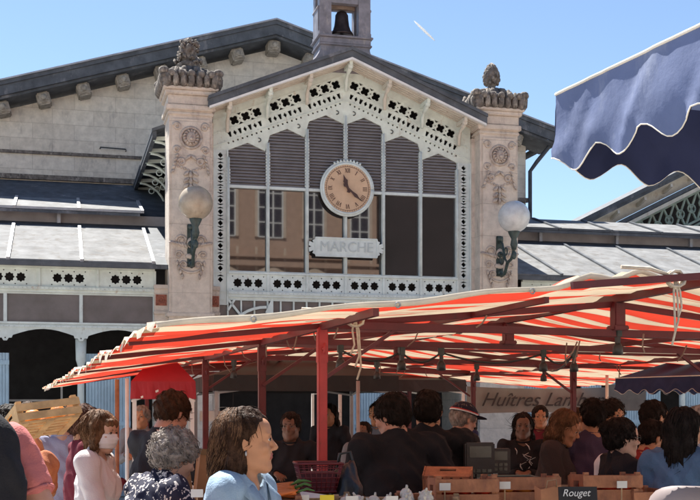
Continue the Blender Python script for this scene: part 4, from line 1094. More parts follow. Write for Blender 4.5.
table('long produce table in front of the two men in black', (.10, 5.15), 2.0, .55, TZ, R(4), WOOD, mat('green table cover', (.05, .09, .07), .9, .2))
table('produce table at the left under the canopy eave', (-.93, 5.55), 1.0, .5, TZ, R(16), WOOD)
table('long table loaded with orange crates at the right', (1.05, 5.9), 1.7, .6, TZ, R(8), WOOD, mat('brown table cover', (.12, .08, .06), .9, .2))
table('rear table between the stallholders, under the teal crate', (1.3, 7.6), 1.5, .6, TZ-.05, R(10), WOOD)
table('rear table stacked with fruit punnets behind the near post', (.1, 7.3), 1.0, .5, 1.05, R(14), WOOD)

def crate_mesh(L, W_, H, hole=True):
    b = MB(); t = .008
    for sx in (-1, 1):
        for sy in (-1, 1): b.box(sx*(L/2-.02)-.012, sx*(L/2-.02)+.012, sy*(W_/2-.02)-.012, sy*(W_/2-.02)+.012, .0, H+.01)
    nb = max(2, int(H/.055)); bh = H/nb
    for k in range(nb):
        z0 = k*bh+.004; z1 = (k+1)*bh-.006
        for sy in (-1, 1): b.box(-L/2, L/2, sy*W_/2-t/2, sy*W_/2+t/2, z0, z1)
    for sx in (-1, 1):
        x = sx*(L/2-t)
        if hole and H > .08:
            hz = H*.66; hh = min(.016, H*.12)
            b.box(x-t/2, x+t/2, -W_/2+.005, W_/2-.005, 0, hz-hh); b.box(x-t/2, x+t/2, -W_/2+.005, W_/2-.005, hz+hh, H)
            for sy in (-1, 1): b.box(x-t/2, x+t/2, *sorted((sy*.045, sy*(W_/2-.005))), hz-hh+.0005, hz+hh-.0005)
        else: b.box(x-t/2, x+t/2, -W_/2+.005, W_/2-.005, 0, H)
    n = max(4, int(W_/.045))
    for k in range(n): y = -W_/2+W_*(k+.5)/n; b.box(-L/2+.01, L/2-.01, y-W_/n*.36, y+W_/n*.36, -.006, 0)
    for x in (-L/2+.03, 0, L/2-.03): b.box(x-.015, x+.015, -W_/2+.006, W_/2-.006, -.013, -.0065)
    return b
PROD = {}
def fruit(kind):
    if kind in PROD: return PROD[kind]
    b = MB()
    if kind == 'tomato':
        b.ell((0, 0, .028), (.032, .032, .028), 0, 12, 8, fn=lambda d: 1+.04*math.cos(5*math.atan2(d.y, d.x))); b.ell((0, 0, .056), (.010, .010, .004), 1, 5, 3); ms = [mat('tomato skin', (.55, .04, .02), .25, .1), mat('stalk green', (.07, .16, .03), .7, .1)]
    elif kind == 'orange': b.ell((0, 0, .035), (.037, .037, .035), 0, 12, 8); ms = [mat('orange peel', (.72, .25, .03), .45, .1, 60, .2)]
    elif kind == 'garlic':
        b.ell((0, 0, .022), (.026, .026, .022), 0, 10, 7, fn=lambda d: 1+.10*abs(math.cos(3*math.atan2(d.y, d.x)))); b.tube([(0, 0, .04), (.004, 0, .06)], [.008, .004], 6); ms = [mat('garlic skin', (.74, .66, .52), .6, .1)]
    elif kind == 'plum': b.ell((0, 0, .02), (.022, .019, .019), 0, 10, 7); ms = [mat('plum skin', (.10, .025, .06), .35, .25)]
    elif kind == 'carrot': b.tube([(-.07, 0, .014), (0, .0, .013), (.06, .004, .01), (.09, .004, .009)], [.013, .011, .007, .002], 8); b.tube([(-.07, 0, .014), (-.12, .01, .03), (-.15, .0, .02)], [.004, .006, .002], 5, 1); ms = [mat('carrot skin', (.72, .17, .03), .5, .1), mat('stalk green', (.07, .16, .03), .7, .1)]
    elif kind == 'lettuce':
        for k in range(16):
            a = k*2.4; r_ = .02+.0035*k; b.add([(r_*math.cos(a), r_*math.sin(a), .0), ((r_+.05)*math.cos(a-.5), (r_+.05)*math.sin(a-.5), .06), ((r_+.045)*math.cos(a), (r_+.045)*math.sin(a), .085), ((r_+.05)*math.cos(a+.5), (r_+.05)*math.sin(a+.5), .055)], [(0, 1, 2), (0, 2, 3)], 0)
        b.ell((0, 0, .03), (.05, .05, .04), 0, 8, 6); ms = [mat('lettuce leaf', (.10, .22, .04), .6, .25)]
    elif kind == 'strawberry': b.ell((0, 0, .015), (.014, .014, .017), 0, 8, 6); ms = [mat('strawberry skin', (.55, .03, .03), .35, .15)]
    o = b.build(kind, ms); PROD[kind] = o
    return o
used_first = set()
def heap(kind, label, T_, L, W_, zf, n, seed, grp):
    r_ = random.Random(seed)
    src = fruit(kind)
    nx = max(1, int(L/{'tomato': .066, 'orange': .076, 'garlic': .055, 'plum': .044, 'carrot': .16, 'lettuce': .13, 'strawberry': .032}[kind])); c = 0
    while c < n:
        lay = c//(nx*max(1, n//(2*nx))) if False else 0
        i = c % nx; j = c//nx; ny = max(1, int(math.ceil(n/nx)))
        o = src if kind not in used_first else src.copy()
        if kind not in used_first: used_first.add(kind)
        else: COL.objects.link(o)
        p = T_ @ Vector(((i+.5+r_.uniform(-.1, .1))/nx*L-L/2, (j+.5+r_.uniform(-.1, .1))/ny*W_-W_/2, zf+r_.uniform(0, .012)))
        o.location = p; o.rotation_euler = (T_.to_euler().x+r_.uniform(-.3, .3), T_.to_euler().y+r_.uniform(-.3, .3), r_.uniform(0, 6.28) if kind != 'carrot' else r_.uniform(-.5, .5)+(math.pi if c % 2 else 0))
        tag(o, label, kind, grp); c += 1
CR = {}
def crate(label, loc, L, W_, H, rz_=0.0, tilt=0.0, roll=0.0, m=WOOD, group=None, name='wooden_crate', hole=True):
    key = (L, W_, H, m.name, hole)
    if key not in CR: o = crate_mesh(L, W_, H, hole).build(name, m); CR[key] = o
    else: o = CR[key].copy(); COL.objects.link(o)
    o.location = loc; o.rotation_euler = Euler((tilt, roll, rz_), 'XYZ')
    tag(o, label, 'crate', group)
    return Matrix.Translation(loc) @ Euler((tilt, roll, rz_), 'XYZ').to_matrix().to_4x4()
G1 = 'wooden crates on the market tables'
def at_px(px, d, z): return Vector(((px-350)/FPX*d, d, z))
# spacer crates under the display (stacked), then tilted crates with produce
def stack(px, d, L, W_, rz_, n, lab, m=WOOD, z0=TZ):
    for k in range(n): crate(lab+(', bottom of its stack', ', second in its stack', ', third in its stack', ', fourth in its stack')[k], at_px(px, d, z0+.015+k*.125), L, W_, .11, rz_, 0, 0, m, G1)
    return z0+.015+n*.125
z = stack(318, 4.95, .34, .26, R(6), 1, 'pale crate under the yellow ticket left of the centre')
M_ = crate('pale crate with a yellow ticket beside the near red post', at_px(318, 4.95, z+.01), .30, .24, .08, R(6), R(14), 0, WOOD, G1); heap('plum', 'dark plum in the pale crate beside the near red post', M_, .26, .20, .035, 24, 1, 'dark plums by the red post')
t = thing('price_ticket', 'small yellow ticket on the crate beside the near red post', 'ticket', at_px(327, 4.82, 1.262), R(6)); b = MB(); b.box(-.03, .03, -.002, .002, -.012, .02); b.build('ticket', mat('yellow card', (.80, .62, .03), .6, .05), t); b = MB(); b.box(-.003, .003, .003, .006, -.05, .01); b.build('stake', WOOD, t)
z = stack(372, 4.95, .36, .26, R(3), 1, 'pale crate in front of the man in black')
M_ = crate('long pale crate in front of the man in black', at_px(374, 4.95, z+.01), .36, .26, .085, R(3), R(12), 0, WOOD, G1); heap('garlic', 'white garlic head in the long pale crate before the man in black', M_, .32, .22, .045, 24, 2, 'garlic heads before the man in black')
z = stack(416, 5.0, .20, .26, R(0), 1, 'narrow crate in front of the second man in black')
M_ = crate('narrow crate heaped with white heads in front of the second man in black', at_px(416, 5.0, z+.02), .18, .24, .085, R(0), R(15), 0, WOODO, G1); heap('garlic', 'white garlic head heaped in the narrow crate', M_, .16, .20, .062, 15, 3, 'garlic heads in the narrow crate')
z = stack(282, 4.85, .24, .26, R(8), 1, 'orange crate behind the brown haired woman')
M_ = crate('orange crate of carrots behind the brown haired woman', at_px(277, 4.9, z+.07), .20, .22, .08, R(8), R(10), 0, WOODO, G1); heap('carrot', 'orange carrot lying in the crate behind the brown haired woman', M_, .10, .18, .07, 10, 4, 'carrots behind the brown haired woman')
M_ = crate('pale crate with dark fruit behind the brown haired woman', at_px(277, 4.62, z+.0), .20, .2, .07, R(8), R(12), 0, WOOD, G1); heap('plum', 'dark plum in the crate behind the brown haired woman', M_, .16, .16, .05, 12, 5, 'dark plums behind the brown haired woman')
t = thing('blue_box', 'light blue cardboard box beside the carrots', 'box', at_px(283, 4.45, TZ+.0), R(12)); b = MB(); b.box(-.05, .05, -.08, .08, .0, .27, 0, None, .003); b.build('box_body', mat('blue card', (.14, .36, .62), .6, .1), t); b = MB(); b.add([(-.05, -.08, .271), (.05, -.08, .271), (.06, -.13, .24), (-.06, -.13, .24)], [(0, 1, 2, 3)]); b.build('flap', mat('blue card', (.14, .36, .62)), t, fix=False)
# cardboard boxes at the left
for px, d, w_, h_, tl, lab in ((186, 5.75, .12, .40, R(-8), 'tall brown cardboard box at the left of its pair, before the man in dark shirt'), (203, 5.55, .13, .42, R(6), 'orange brown cardboard box right of its pair, behind the woman with brown hair')):
    t = thing('cardboard_box', lab, 'box', at_px(px, d, TZ), R(12)); b = MB(); M_ = Matrix.Rotation(tl, 4, 'Y'); 
    for x0, x1, y0, y1 in ((-w_/2, w_/2, -.10, -.095), (-w_/2, w_/2, .095, .10), (-w_/2, -w_/2+.005, -.095, .095), (w_/2-.005, w_/2, -.095, .095)): b.box(x0, x1, y0, y1, .02, h_, 0, M_)
    b.box(-w_/2, w_/2, -.095, .095, .015, .02, 0, M_); b.build('box_body', CARD if px < 190 else mat('orange card', (.48, .22, .10), .8, .1), t)
    b = MB(); b.add([(-w_/2, -.10, h_), (w_/2, -.10, h_), (w_/2+.01, -.14, h_+.03), (-w_/2-.01, -.14, h_+.03)], [(0, 1, 2, 3)], 0, False, M_); b.build('flap', CARD, t, fix=False)
M_ = crate('orange crate by the hands of the grey curly haired shopper', at_px(191, 5.0, TZ+.10), .30, .24, .09, R(14), R(10), 0, WOODO, G1); heap('orange', 'orange in the crate by the grey curly haired shopper', M_, .26, .20, .05, 9, 6, 'oranges by the curly haired shopper')
crate('pale crate under the oranges by the grey curly haired shopper', at_px(191, 5.0, TZ-.03), .32, .26, .11, R(14), 0, 0, WOOD, G1)
# red mesh basket
t = thing('mesh_basket', 'dark red plastic mesh basket left of the near red post', 'basket', at_px(318, 5.35, TZ+.26), R(10))
b = MB(); RB = mat('dark red plastic', (.20, .025, .03), .4, .15, 9, transl=.15)
for k in range(7):
    f = k/6; hx = lerp(.075, .105, f); hy = lerp(.06, .085, f); z_ = .13*f
    b.tube([(-hx, -hy, z_), (hx, -hy, z_), (hx, hy, z_), (-hx, hy, z_), (-hx, -hy, z_)], .003 if 0 < k < 6 else .007, 4)
for s_ in range(30):
    a = s_/30*4; sd_, u_ = int(a), (a % 1)*2-1
    f0 = [(u_, -1), (1, u_), (-u_, 1), (-1, -u_)][sd_]
    b.tube([(f0[0]*.075, f0[1]*.06, 0), (f0[0]*.105, f0[1]*.085, .13)], .0025, 4)
b.box(-.075, .075, -.06, .06, 0, .004); b.build('basket_body', RB, t)
b = MB(); b.box(-.073, .073, -.058, .058, .005, .09); b.build('liner', mat('dark liner', (.10, .02, .03), .8, .1), t)
crate('pale crate raising the red mesh basket', at_px(318, 5.35, TZ+.015), .30, .22, .11, R(10), 0, 0, WOOD, G1); crate('second pale crate raising the red mesh basket', at_px(318, 5.35, TZ+.14), .28, .20, .11, R(10), 0, 0, WOOD, G1)
# pale stand with slanted top
t = thing('display_stand', 'pale slanted wooden stand below the red basket', 'stand', at_px(322, 5.12, TZ+.15), R(4))
b = MB(); b.add([(-.15, -.02, .10), (.16, -.02, .055), (.16, .06, .085), (-.15, .06, .13), (-.15, -.02, .085), (.16, -.02, .04), (.16, .06, .07), (-.15, .06, .115)], [(0, 1, 2, 3), (4, 7, 6, 5), (0, 4, 5, 1), (1, 5, 6, 2), (2, 6, 7, 3), (3, 7, 4, 0)]); b.build('shelf', BONE, t)
for x in (-.13, .02, .14): b = MB(); b.box(x-.012, x+.012, -.01, .012, -.15, .085-.1*x); b.build('leg', BONE, t)
# black bag
t = thing('black_bag', 'crumpled black bag right of the near red post', 'bag', at_px(346, 5.4, TZ+.0), 0)
b = MB(); br_ = random.Random(8); b.ell((0, 0, .2), (.085, .10, .19), 0, 22, 16, fn=lambda d: 1+.10*math.sin(d.x*9+d.z*5)*math.cos(d.y*7)+.05*math.sin(13*d.z+4*d.x)); b.build('bag_body', mat('black plastic', (.018, .018, .02), .35, .2, 9, .4), t)
b = MB(); b.tube([(-.04, 0, .36), (-.03, 0, .43), (.02, .01, .44), (.04, 0, .36)], .008, 6); b.build('handle', BLACKM, t)
# punnet crates behind
for k in range(3):
    lab = ('lowest orange punnet crate behind the near post', 'middle orange punnet crate behind the near post', 'top orange punnet crate of fruit behind the near post')[k]
    M_ = crate(lab, at_px(369+(k % 2)*2, 6.9, 1.065+.093*k), .19, .17, .08, R(10+4*k), 0, 0, WOODO, 'punnet crates behind the near post', hole=True)
heap('strawberry', 'strawberry in the topmost punnet crate', M_, .16, .14, .065, 20, 7, 'strawberries in the top punnet crate')
# right-hand orange crates
for px, d, L, lab, kind in ((462, 5.45, .30, 'orange crate left in its row', 'tomato'), (520, 5.6, .34, 'wide orange crate mid-row', 'orange'), (605, 5.75, .30, 'orange crate behind the chalk sign', 'tomato')):
    crate('lower '+lab, at_px(px, d, TZ+.015), L+.02, .27, .14, R(6), 0, 0, WOODO, G1)
    M_ = crate('upper '+lab, at_px(px, d, TZ+.175), L, .25, .14, R(6), R(-3), 0, WOODO, G1)
    heap(kind, 'red %s in the %s' % (kind, lab) if kind == 'tomato' else 'orange in the '+lab, M_, L-.05, .2, .05, 12, px, kind+' heap in the '+lab)
crate('orange crate turned up behind the left crate of the right-hand table', at_px(447, 6.3, TZ+.2), .16, .26, .14, R(80), R(0), R(70), WOODO, G1)
t = thing('paper_bag', 'orange brown paper bag standing left of the chalk sign', 'bag', at_px(548, 5.35, TZ+.12), R(20)); b = MB(); b.add([(-.05, -.03, 0), (.05, -.03, 0), (.05, .03, 0), (-.05, .03, 0), (-.055, -.03, .15), (.05, -.035, .17), (.05, .03, .155), (-.055, .03, .165)], [(0, 3, 2, 1), (0, 1, 5, 4), (1, 2, 6, 5), (2, 3, 7, 6), (3, 0, 4, 7)]); b.build('bag_body', mat('orange paper', (.58, .25, .12), .8, .1, 8, .4), t, fix=False)
b = MB(); b.tube([(-.03, -.035, .155), (-.025, -.04, .19), (.02, -.04, .195), (.025, -.036, .16)], .003, 5); b.build('handle', CARD, t)
t = thing('chalk_sign', 'small blackboard price sign with white chalk writing among the crates', 'price sign', at_px(578, 5.2, TZ+.232), R(4)); b = MB(); b.box(-.088, .088, -.006, .006, -.05, .058, 0, Matrix.Rotation(R(-10), 4, 'X')); b.build('board', mat('slate', (.02, .02, .022), .7, .2), t)
CH = mat('chalk', (.75, .74, .70), .9, .05)
text('Rouget', .046, 'lettering', CH, t, (-.012, -.011, .030), (R(80), 0, 0), .0008, .3, sx=.95); text('3.50', .040, 'lettering', CH, t, (.03, -.018, -.018), (R(80), 0, 0), .0008, .2)
b = MB(); b.box(-.006, .006, .01, .016, -.13, .0); b.build('stake', WOOD, t)
crate('low crate behind the chalk sign', at_px(578, 5.45, TZ+.015), .2, .22, .14, R(4), 0, 0, WOODO, G1)
# teal crate, scales
t = thing('plastic_crate', 'grey teal plastic crate on the rear table', 'crate', at_px(512, 7.2, TZ-.05), R(8)); TE = mat('teal plastic', (.10, .19, .20), .5, .15)
b = MB()
for sy in (-1, 1):
    for k in range(4): b.box(-.15, .15, sy*.11-.004, sy*.11+.004, .02+k*.06, .065+k*.06)
    for k in range(7): x = -.15+k*.05; b.box(x-.006, x+.006, sy*.119-.003, sy*.119+.003, .0, .26)
for sx in (-1, 1): b.box(sx*.15-.004, sx*.15+.004, -.11, .11, 0, .17); b.box(sx*.15-.004, sx*.15+.004, -.11, .11, .21, .25)
b.box(-.15, .15, -.11, .11, 0, .01); b.build('crate_body', TE, t); b = MB(); b.tube([(-.155, -.12, .26), (.155, -.12, .26), (.155, .12, .26), (-.155, .12, .26), (-.155, -.12, .26)], .009, 6); b.build('rim', TE, t)
def scale(px, d, z0, label, s_=1.0):
    t = thing('weighing_scale', label, 'scale', at_px(px, d, z0), R(12)); D_ = mat('scale plastic', (.035, .033, .035), .45, .15)
    b = MB(); b.box(-.12, .12, -.10, .10, .02, .07, 0, None, .008); b.box(-.13, .13, -.11, .11, .085, .095, 0, None, .003); b.build('weighing_bed', D_, t)
    b = MB(); b.box(-.012, .012, .08, .10, .07, .26*s_); b.build('pillar', GREYM, t)
    b = MB(); b.box(-.095, .095, .05, .10, .25*s_, .42*s_, 0, None, .008); b.box(-.07, .07, .047, .0495, .34*s_, .40*s_, 1); 
    for kx in range(4):
        for kz in range(2): b.box(-.06+kx*.035, -.035+kx*.035, .045, .0495, (.27+kz*.03)*1.0, (.29+kz*.03)*1.0, 1)
    b.build('display', [D_, mat('dead screen', (.06, .07, .06), .2, .1)], t)
    b = MB(); 
    for sx in (-1, 1):
        for sy in (-1, 1): b.tube([(sx*.1, sy*.08, 0), (sx*.1, sy*.08, .02)], .012, 8)
    b.build('feet', BLACKM, t)
scale(483, 7.0, TZ-.05, 'dark weighing scale with a tall display left of the teal crate', 1.15); scale(500, 7.75, TZ-.05, 'second dark weighing scale behind the first, further right')
# small cafe table and seat at the right
t = thing('round_table', 'small round table with a grey leg at the right', 'table', at_px(658, 7.0, 0), 0)
b = MB(); b.lathe([(.19, .0), (.20, .015), (.19, .03)], 28, 0, Matrix.Translation((0, 0, 1.27))); b.build('tabletop', mat('brown top', (.16, .09, .06), .5, .2), t); b = MB(); b.tube([(0, 0, .03), (0, 0, 1.27)], .028, 10); b.build('leg', GREYM, t); b = MB(); b.lathe([(.2, 0), (.2, .015), (.05, .03)], 20); b.build('base', BLACKM, t)
t = thing('plate_of_food', 'white plate of food on the small round table', 'plate', at_px(656, 6.95, 1.302), 0)
b = MB(); b.lathe([(.03, 0), (.05, .002), (.085, .014), (.082, .016), (.05, .006), (.01, .005)], 20); b.build('plate', WHITEM, t); b = MB(); fr_ = random.Random(2)
for k in range(12): b.ell((fr_.uniform(-.045, .045), fr_.uniform(-.045, .045), .016), (.014, .012, .01), 0, 6, 5)
b.build('food', mat('pale food', (.62, .48, .32), .6, .3), t)
ch = thing('cafe_chair', 'pinkish white chair with a rounded back in the lower right corner', 'chair', at_px(700, 4.0, 0), R(-25))
PW = mat('pinkish white plastic', (.25, .20, .195), .5, .06)
b = MB(); n = 16; vs = []
for k in range(n+1):
    a = lerp(-1.15, 1.15, k/n)
    for j in range(9):
        f = j/8; z_ = .80+.58*f*(1-.12*(k/n*2-1)**4)-(.06*abs(k/n*2-1)**4 if j == 8 else 0); vs += [(.21*math.sin(a), -.16*math.cos(a)+.10-.05*f, z_)]
b.add(vs, [(k*9+j, k*9+9+j, k*9+10+j, k*9+1+j) for k in range(n) for j in range(8)], 0, True); o = b.build('backrest', PW, ch, fix=False); sm_ = o.modifiers.new('thick', 'SOLIDIFY'); sm_.thickness = .014
b = MB(); b.lathe([(.19, .78), (.21, .80), (.20, .82)], 24); b.build('seat', PW, ch)
for sx in (-1, 1):
    for sy in (-1, 1): b = MB(); b.tube([(sx*.13, sy*.13, .79), (sx*.19, sy*.19, 0)], .013, 8); b.build('leg', GREYM, ch)
b = MB(); b.tube([(.165*math.cos(a), .165*math.sin(a), .3) for a in [k*math.pi/10 for k in range(21)]], .008, 6); b.build('footrest', GREYM, ch)
# the crate carried on a shoulder
CM = crate('slatted fruit crate carried on a shoulder at the left', at_px(43, 5.2, 1.56), .29, .27, .085, R(33), R(-19), R(-7), mat('sunlit crate wood', (.56, .36, .17), .75, .2, 12, .3, stain=(.34, .17, .08), stain_amt=.3), None)
heap('orange', 'orange fruit seen through the slats of the carried crate', CM, .2, .18, .0, 6, 12, 'fruit in the carried crate')

# small blank tickets on stakes, bags and spare crates to fill the tables
TK = mat('white card', (.72, .70, .64), .7, .05)
for k, (px, d, z_, lab) in enumerate(((303, 4.85, 1.25, 'small white ticket left of the near red post'), (352, 4.85, 1.245, 'small white ticket at the left end of the garlic crate'), (392, 4.85, 1.245, 'small white ticket at the right end of the garlic crate'),
        (445, 5.3, 1.27, 'small white ticket on the left crate of the right-hand row'), (505, 5.4, 1.27, 'small white ticket on the wide orange crate'), (622, 5.6, 1.26, 'small white ticket right of the chalk sign'), (197, 4.9, 1.27, 'small white ticket among the oranges at the left'))):
    t = thing('price_ticket', lab, 'ticket', at_px(px, d, z_), R(6+7*math.sin(k*3))); b = MB(); b.box(-.026, .026, -.002, .002, -.004, .03); b.build('ticket', TK, t); b = MB(); b.box(-.003, .003, .003, .006, -.08, .02); b.build('stake', WOOD, t)
for px, d, L, W_, rz_, lab in ((436, 5.25, .22, .22, R(-10), 'small pale crate between the two crate rows'), (489, 5.9, .26, .22, R(20), 'pale crate behind the first two orange crates'), (555, 6.05, .24, .22, R(-6), 'pale crate behind the orange paper bag'), (235, 5.5, .3, .24, R(24), 'pale crate behind the head of the denim woman'), (640, 5.75, .22, .24, R(14), 'small orange crate at the far right of the long table')):
    for k in range(2): crate(('lower ', 'upper ')[k]+lab, at_px(px, d, TZ+.015+.12*k), L, W_, .105, rz_+.06*k, 0, 0, WOOD if 'pale' in lab else WOODO, G1)
# ------------------------------------------------------------------ people: distance fields and surface nets
class Vol:
    def __init__(s, lo, hi, h):
        s.h = h; s.lo = np.array(lo, float)-3*h; n = np.ceil((np.array(hi)+3*h-s.lo)/h).astype(int)+1
        s.n = n; s.D = np.full(tuple(n), 1.0, np.float32)
    def sub(s, lo, hi):
        a = np.maximum(0, np.floor((np.array(lo)-s.lo)/s.h).astype(int)); b = np.minimum(s.n, np.ceil((np.array(hi)-s.lo)/s.h).astype(int)+1)
        if np.any(b <= a): return None, None
        ax = [s.lo[i]+s.h*np.arange(a[i], b[i]) for i in range(3)]
        X, Y, Z = np.meshgrid(*ax, indexing='ij')
        return (slice(a[0], b[0]), slice(a[1], b[1]), slice(a[2], b[2])), (X, Y, Z)
    def put(s, f, lo, hi, k=.02, op='u'):
        sl_, P = s.sub(np.array(lo)-k*1.5-s.h*2, np.array(hi)+k*1.5+s.h*2)
        if sl_ is None: return
        d = f(P).astype(np.float32); A = s.D[sl_]
        if op == 'u':
            h = np.maximum(k-np.abs(A-d), 0)/k; s.D[sl_] = np.minimum(A, d)-h*h*k*.25
        elif op == 's':
            d = -d; h = np.maximum(k-np.abs(A-d), 0)/k; s.D[sl_] = np.maximum(A, d)+h*h*k*.25
    def cap(s, a, b, ra, rb, k=.02, sq=None, op='u'):
        a = np.array(a, float); b = np.array(b, float); m = max(ra, rb)
        def f(P):
            px, py, pz = P[0]-a[0], P[1]-a[1], P[2]-a[2]; ba = b-a; L = max(1e-9, float(ba@ba))
            t = np.clip((px*ba[0]+py*ba[1]+pz*ba[2])/L, 0, 1); qx, qy, qz = px-t*ba[0], py-t*ba[1], pz-t*ba[2]
            if sq is not None:
                n = np.array(sq[0], float); n /= np.linalg.norm(n); c = (qx*n[0]+qy*n[1]+qz*n[2])*(1/sq[1]-1); qx, qy, qz = qx+c*n[0], qy+c*n[1], qz+c*n[2]
                return (np.sqrt(qx*qx+qy*qy+qz*qz)-(ra+(rb-ra)*t))*min(1, .5+.5*sq[1])
            return np.sqrt(qx*qx+qy*qy+qz*qz)-(ra+(rb-ra)*t)
        s.put(f, np.minimum(a, b)-m, np.maximum(a, b)+m, k, op)
    def ell(s, c, r, Rm=None, k=.02, op='u', nz=None):
        c = np.array(c, float); Rm = np.eye(3) if Rm is None else Rm; m = max(r)
        def f(P):
            p = [P[i]-c[i] for i in range(3)]; q = [Rm[0][j]*p[0]+Rm[1][j]*p[1]+Rm[2][j]*p[2] for j in range(3)]
            k0 = np.sqrt(sum((q[i]/r[i])**2 for i in range(3))); k1 = np.sqrt(sum((q[i]/r[i]**2)**2 for i in range(3)))+1e-9
            d = k0*(k0-1)/k1
            if nz: d = d+nz(P)
            return d
        s.put(f, c-m, c+m, k, op)
    def disp(s, f):
        """add a displacement where the surface is near"""
        I = np.argwhere(np.abs(s.D) < 3*s.h+.03)
        if len(I) == 0: return
        P = s.lo+I*s.h; s.D[I[:, 0], I[:, 1], I[:, 2]] += f(P[:, 0], P[:, 1], P[:, 2]).astype(np.float32)
    def mesh(s):
        D = s.D; ins = D < 0; n = s.n
        cnt = np.zeros(tuple(n-1), np.int8)
        for i in (0, 1):
            for j in (0, 1):
                for k in (0, 1): cnt += ins[i:n[0]-1+i, j:n[1]-1+j, k:n[2]-1+k]
        cells = np.argwhere((cnt > 0) & (cnt < 8)); idx = np.full(tuple(n-1), -1, np.int32); idx[cells[:, 0], cells[:, 1], cells[:, 2]] = np.arange(len(cells))
        acc = np.zeros((len(cells), 3)); w_ = np.zeros(len(cells))
        cr = [(i, j, k) for i in (0, 1) for j in (0, 1) for k in (0, 1)]
        val = {c: D[cells[:, 0]+c[0], cells[:, 1]+c[1], cells[:, 2]+c[2]] for c in cr}
        for c in cr:
            for a in range(3):
                if c[a]: continue
                e = list(c); e[a] = 1; e = tuple(e); v0, v1 = val[c], val[e]; m = (v0 < 0) != (v1 < 0)
                t = np.where(m, v0/np.where(m, v0-v1, 1), 0); q = np.zeros((len(cells), 3)); q[:] = c; q[:, a] += t
                acc += q*m[:, None]; w_ += m
        V = s.lo+(cells+acc/w_[:, None])*s.h; F = []
        for a in range(3):
            b_, c_ = (a+1) % 3, (a+2) % 3
            A = np.take(ins, range(0, n[a]-1), a); B = np.take(ins, range(1, n[a]), a); E = np.argwhere(A != B)
            ok = (E[:, b_] > 0) & (E[:, c_] > 0) & (E[:, b_] < n[b_]-1) & (E[:, c_] < n[c_]-1); E = E[ok]
            sgn = A[E[:, 0], E[:, 1], E[:, 2]]
            q = []
            for (db, dc) in ((0, 0), (-1, 0), (-1, -1), (0, -1)):
                T = E.copy(); T[:, b_] += db; T[:, c_] += dc; q.append(idx[T[:, 0], T[:, 1], T[:, 2]])
            q = np.stack(q, 1); q[~sgn] = q[~sgn][:, ::-1]; F.append(q)
        F = np.concatenate(F); F = F[(F >= 0).all(1)]
        return V, F
def np_mesh(name, V, F, mats, parent, mi=None):
    me = bpy.data.meshes.new(name); me.vertices.add(len(V)); me.vertices.foreach_set('co', V.astype(np.float32).ravel())
    me.loops.add(len(F)*4); me.loops.foreach_set('vertex_index', F.astype(np.int32).ravel()); me.polygons.add(len(F))
    me.polygons.foreach_set('loop_start', np.arange(0, len(F)*4, 4, dtype=np.int32)); me.polygons.foreach_set('loop_total', np.full(len(F), 4, np.int32))
    me.update(calc_edges=True); me.validate()
    for m in (mats if isinstance(mats, (list, tuple)) else [mats]): me.materials.append(m)
    me.polygons.foreach_set('use_smooth', np.ones(len(me.polygons), bool))
    if mi is not None and len(mi) == len(me.polygons): me.polygons.foreach_set('material_index', mi.astype(np.int32))
    me.update(); o = bpy.data.objects.new(name, me); COL.objects.link(o); o.parent = parent
    return o
def rotm(ax, a):
    c, s = math.cos(a), math.sin(a)
    return np.array({'x': [[1, 0, 0], [0, c, -s], [0, s, c]], 'y': [[c, 0, s], [0, 1, 0], [-s, 0, c]], 'z': [[c, -s, 0], [s, c, 0], [0, 0, 1]]}[ax])
def fold(x, y, z, a=1.0, sd=0.0):
    u = x*14+y*9+z*7+1.6*np.sin(z*13+sd)+1.3*np.sin(x*17-y*12+sd*2); v = x*9-y*13-z*15+1.5*np.sin(x*21+sd*3)+1.2*np.sin(z*19)
    rd = (1-np.abs(np.sin(u)))**2*.007+(1-np.abs(np.sin(v)))**3*.006
    return -a*.42*rd+a*(.0035*np.sin(x*31+z*11+sd)*np.cos(y*17-z*9)+.003*np.sin(z*46+x*14+y*23+sd*2)*np.cos(x*19)+.0025*np.sin((x+y)*60+z*35+sd))

def skin_mat(nm, c):
    m = mat('skin '+nm, c, .5, .07, 14, .08, spec=.35)
    b = m.node_tree.nodes['Principled BSDF']; b.inputs['Subsurface Weight'].default_value = .12; b.inputs['Subsurface Radius'].default_value = (.012, .005, .003); b.inputs['Subsurface Scale'].default_value = .6
    return m
SK1 = skin_mat('fair', (.55, .33, .24)); SK2 = skin_mat('tan', (.47, .23, .125)); SK3 = skin_mat('pink', (.52, .28, .20)); SK4 = skin_mat('deep', (.17, .09, .06))
LIP = mat('lips', (.34, .09, .075), .45, .1); EYEW = mat('eye white', (.50, .47, .43), .2, .03); IRIS = mat('iris', (.05, .03, .02), .15, .1)
def cloth(nm, c, var=.1, rough=.9, **kw): return mat(nm, c, rough, var, 5, .25, bscale=160, spec=.2, **kw)
def hairm(nm, c): return mat('hair '+nm, c, .65, .3, 26, .5, bscale=90, spec=.12)
H_BR = hairm('brown', (.060, .030, .017)); H_DK = hairm('dark', (.018, .013, .011)); H_GR = hairm('grey', (.33, .29, .26)); H_LB = hairm('light brown', (.16, .085, .045)); H_RD = hairm('reddish', (.10, .045, .03))

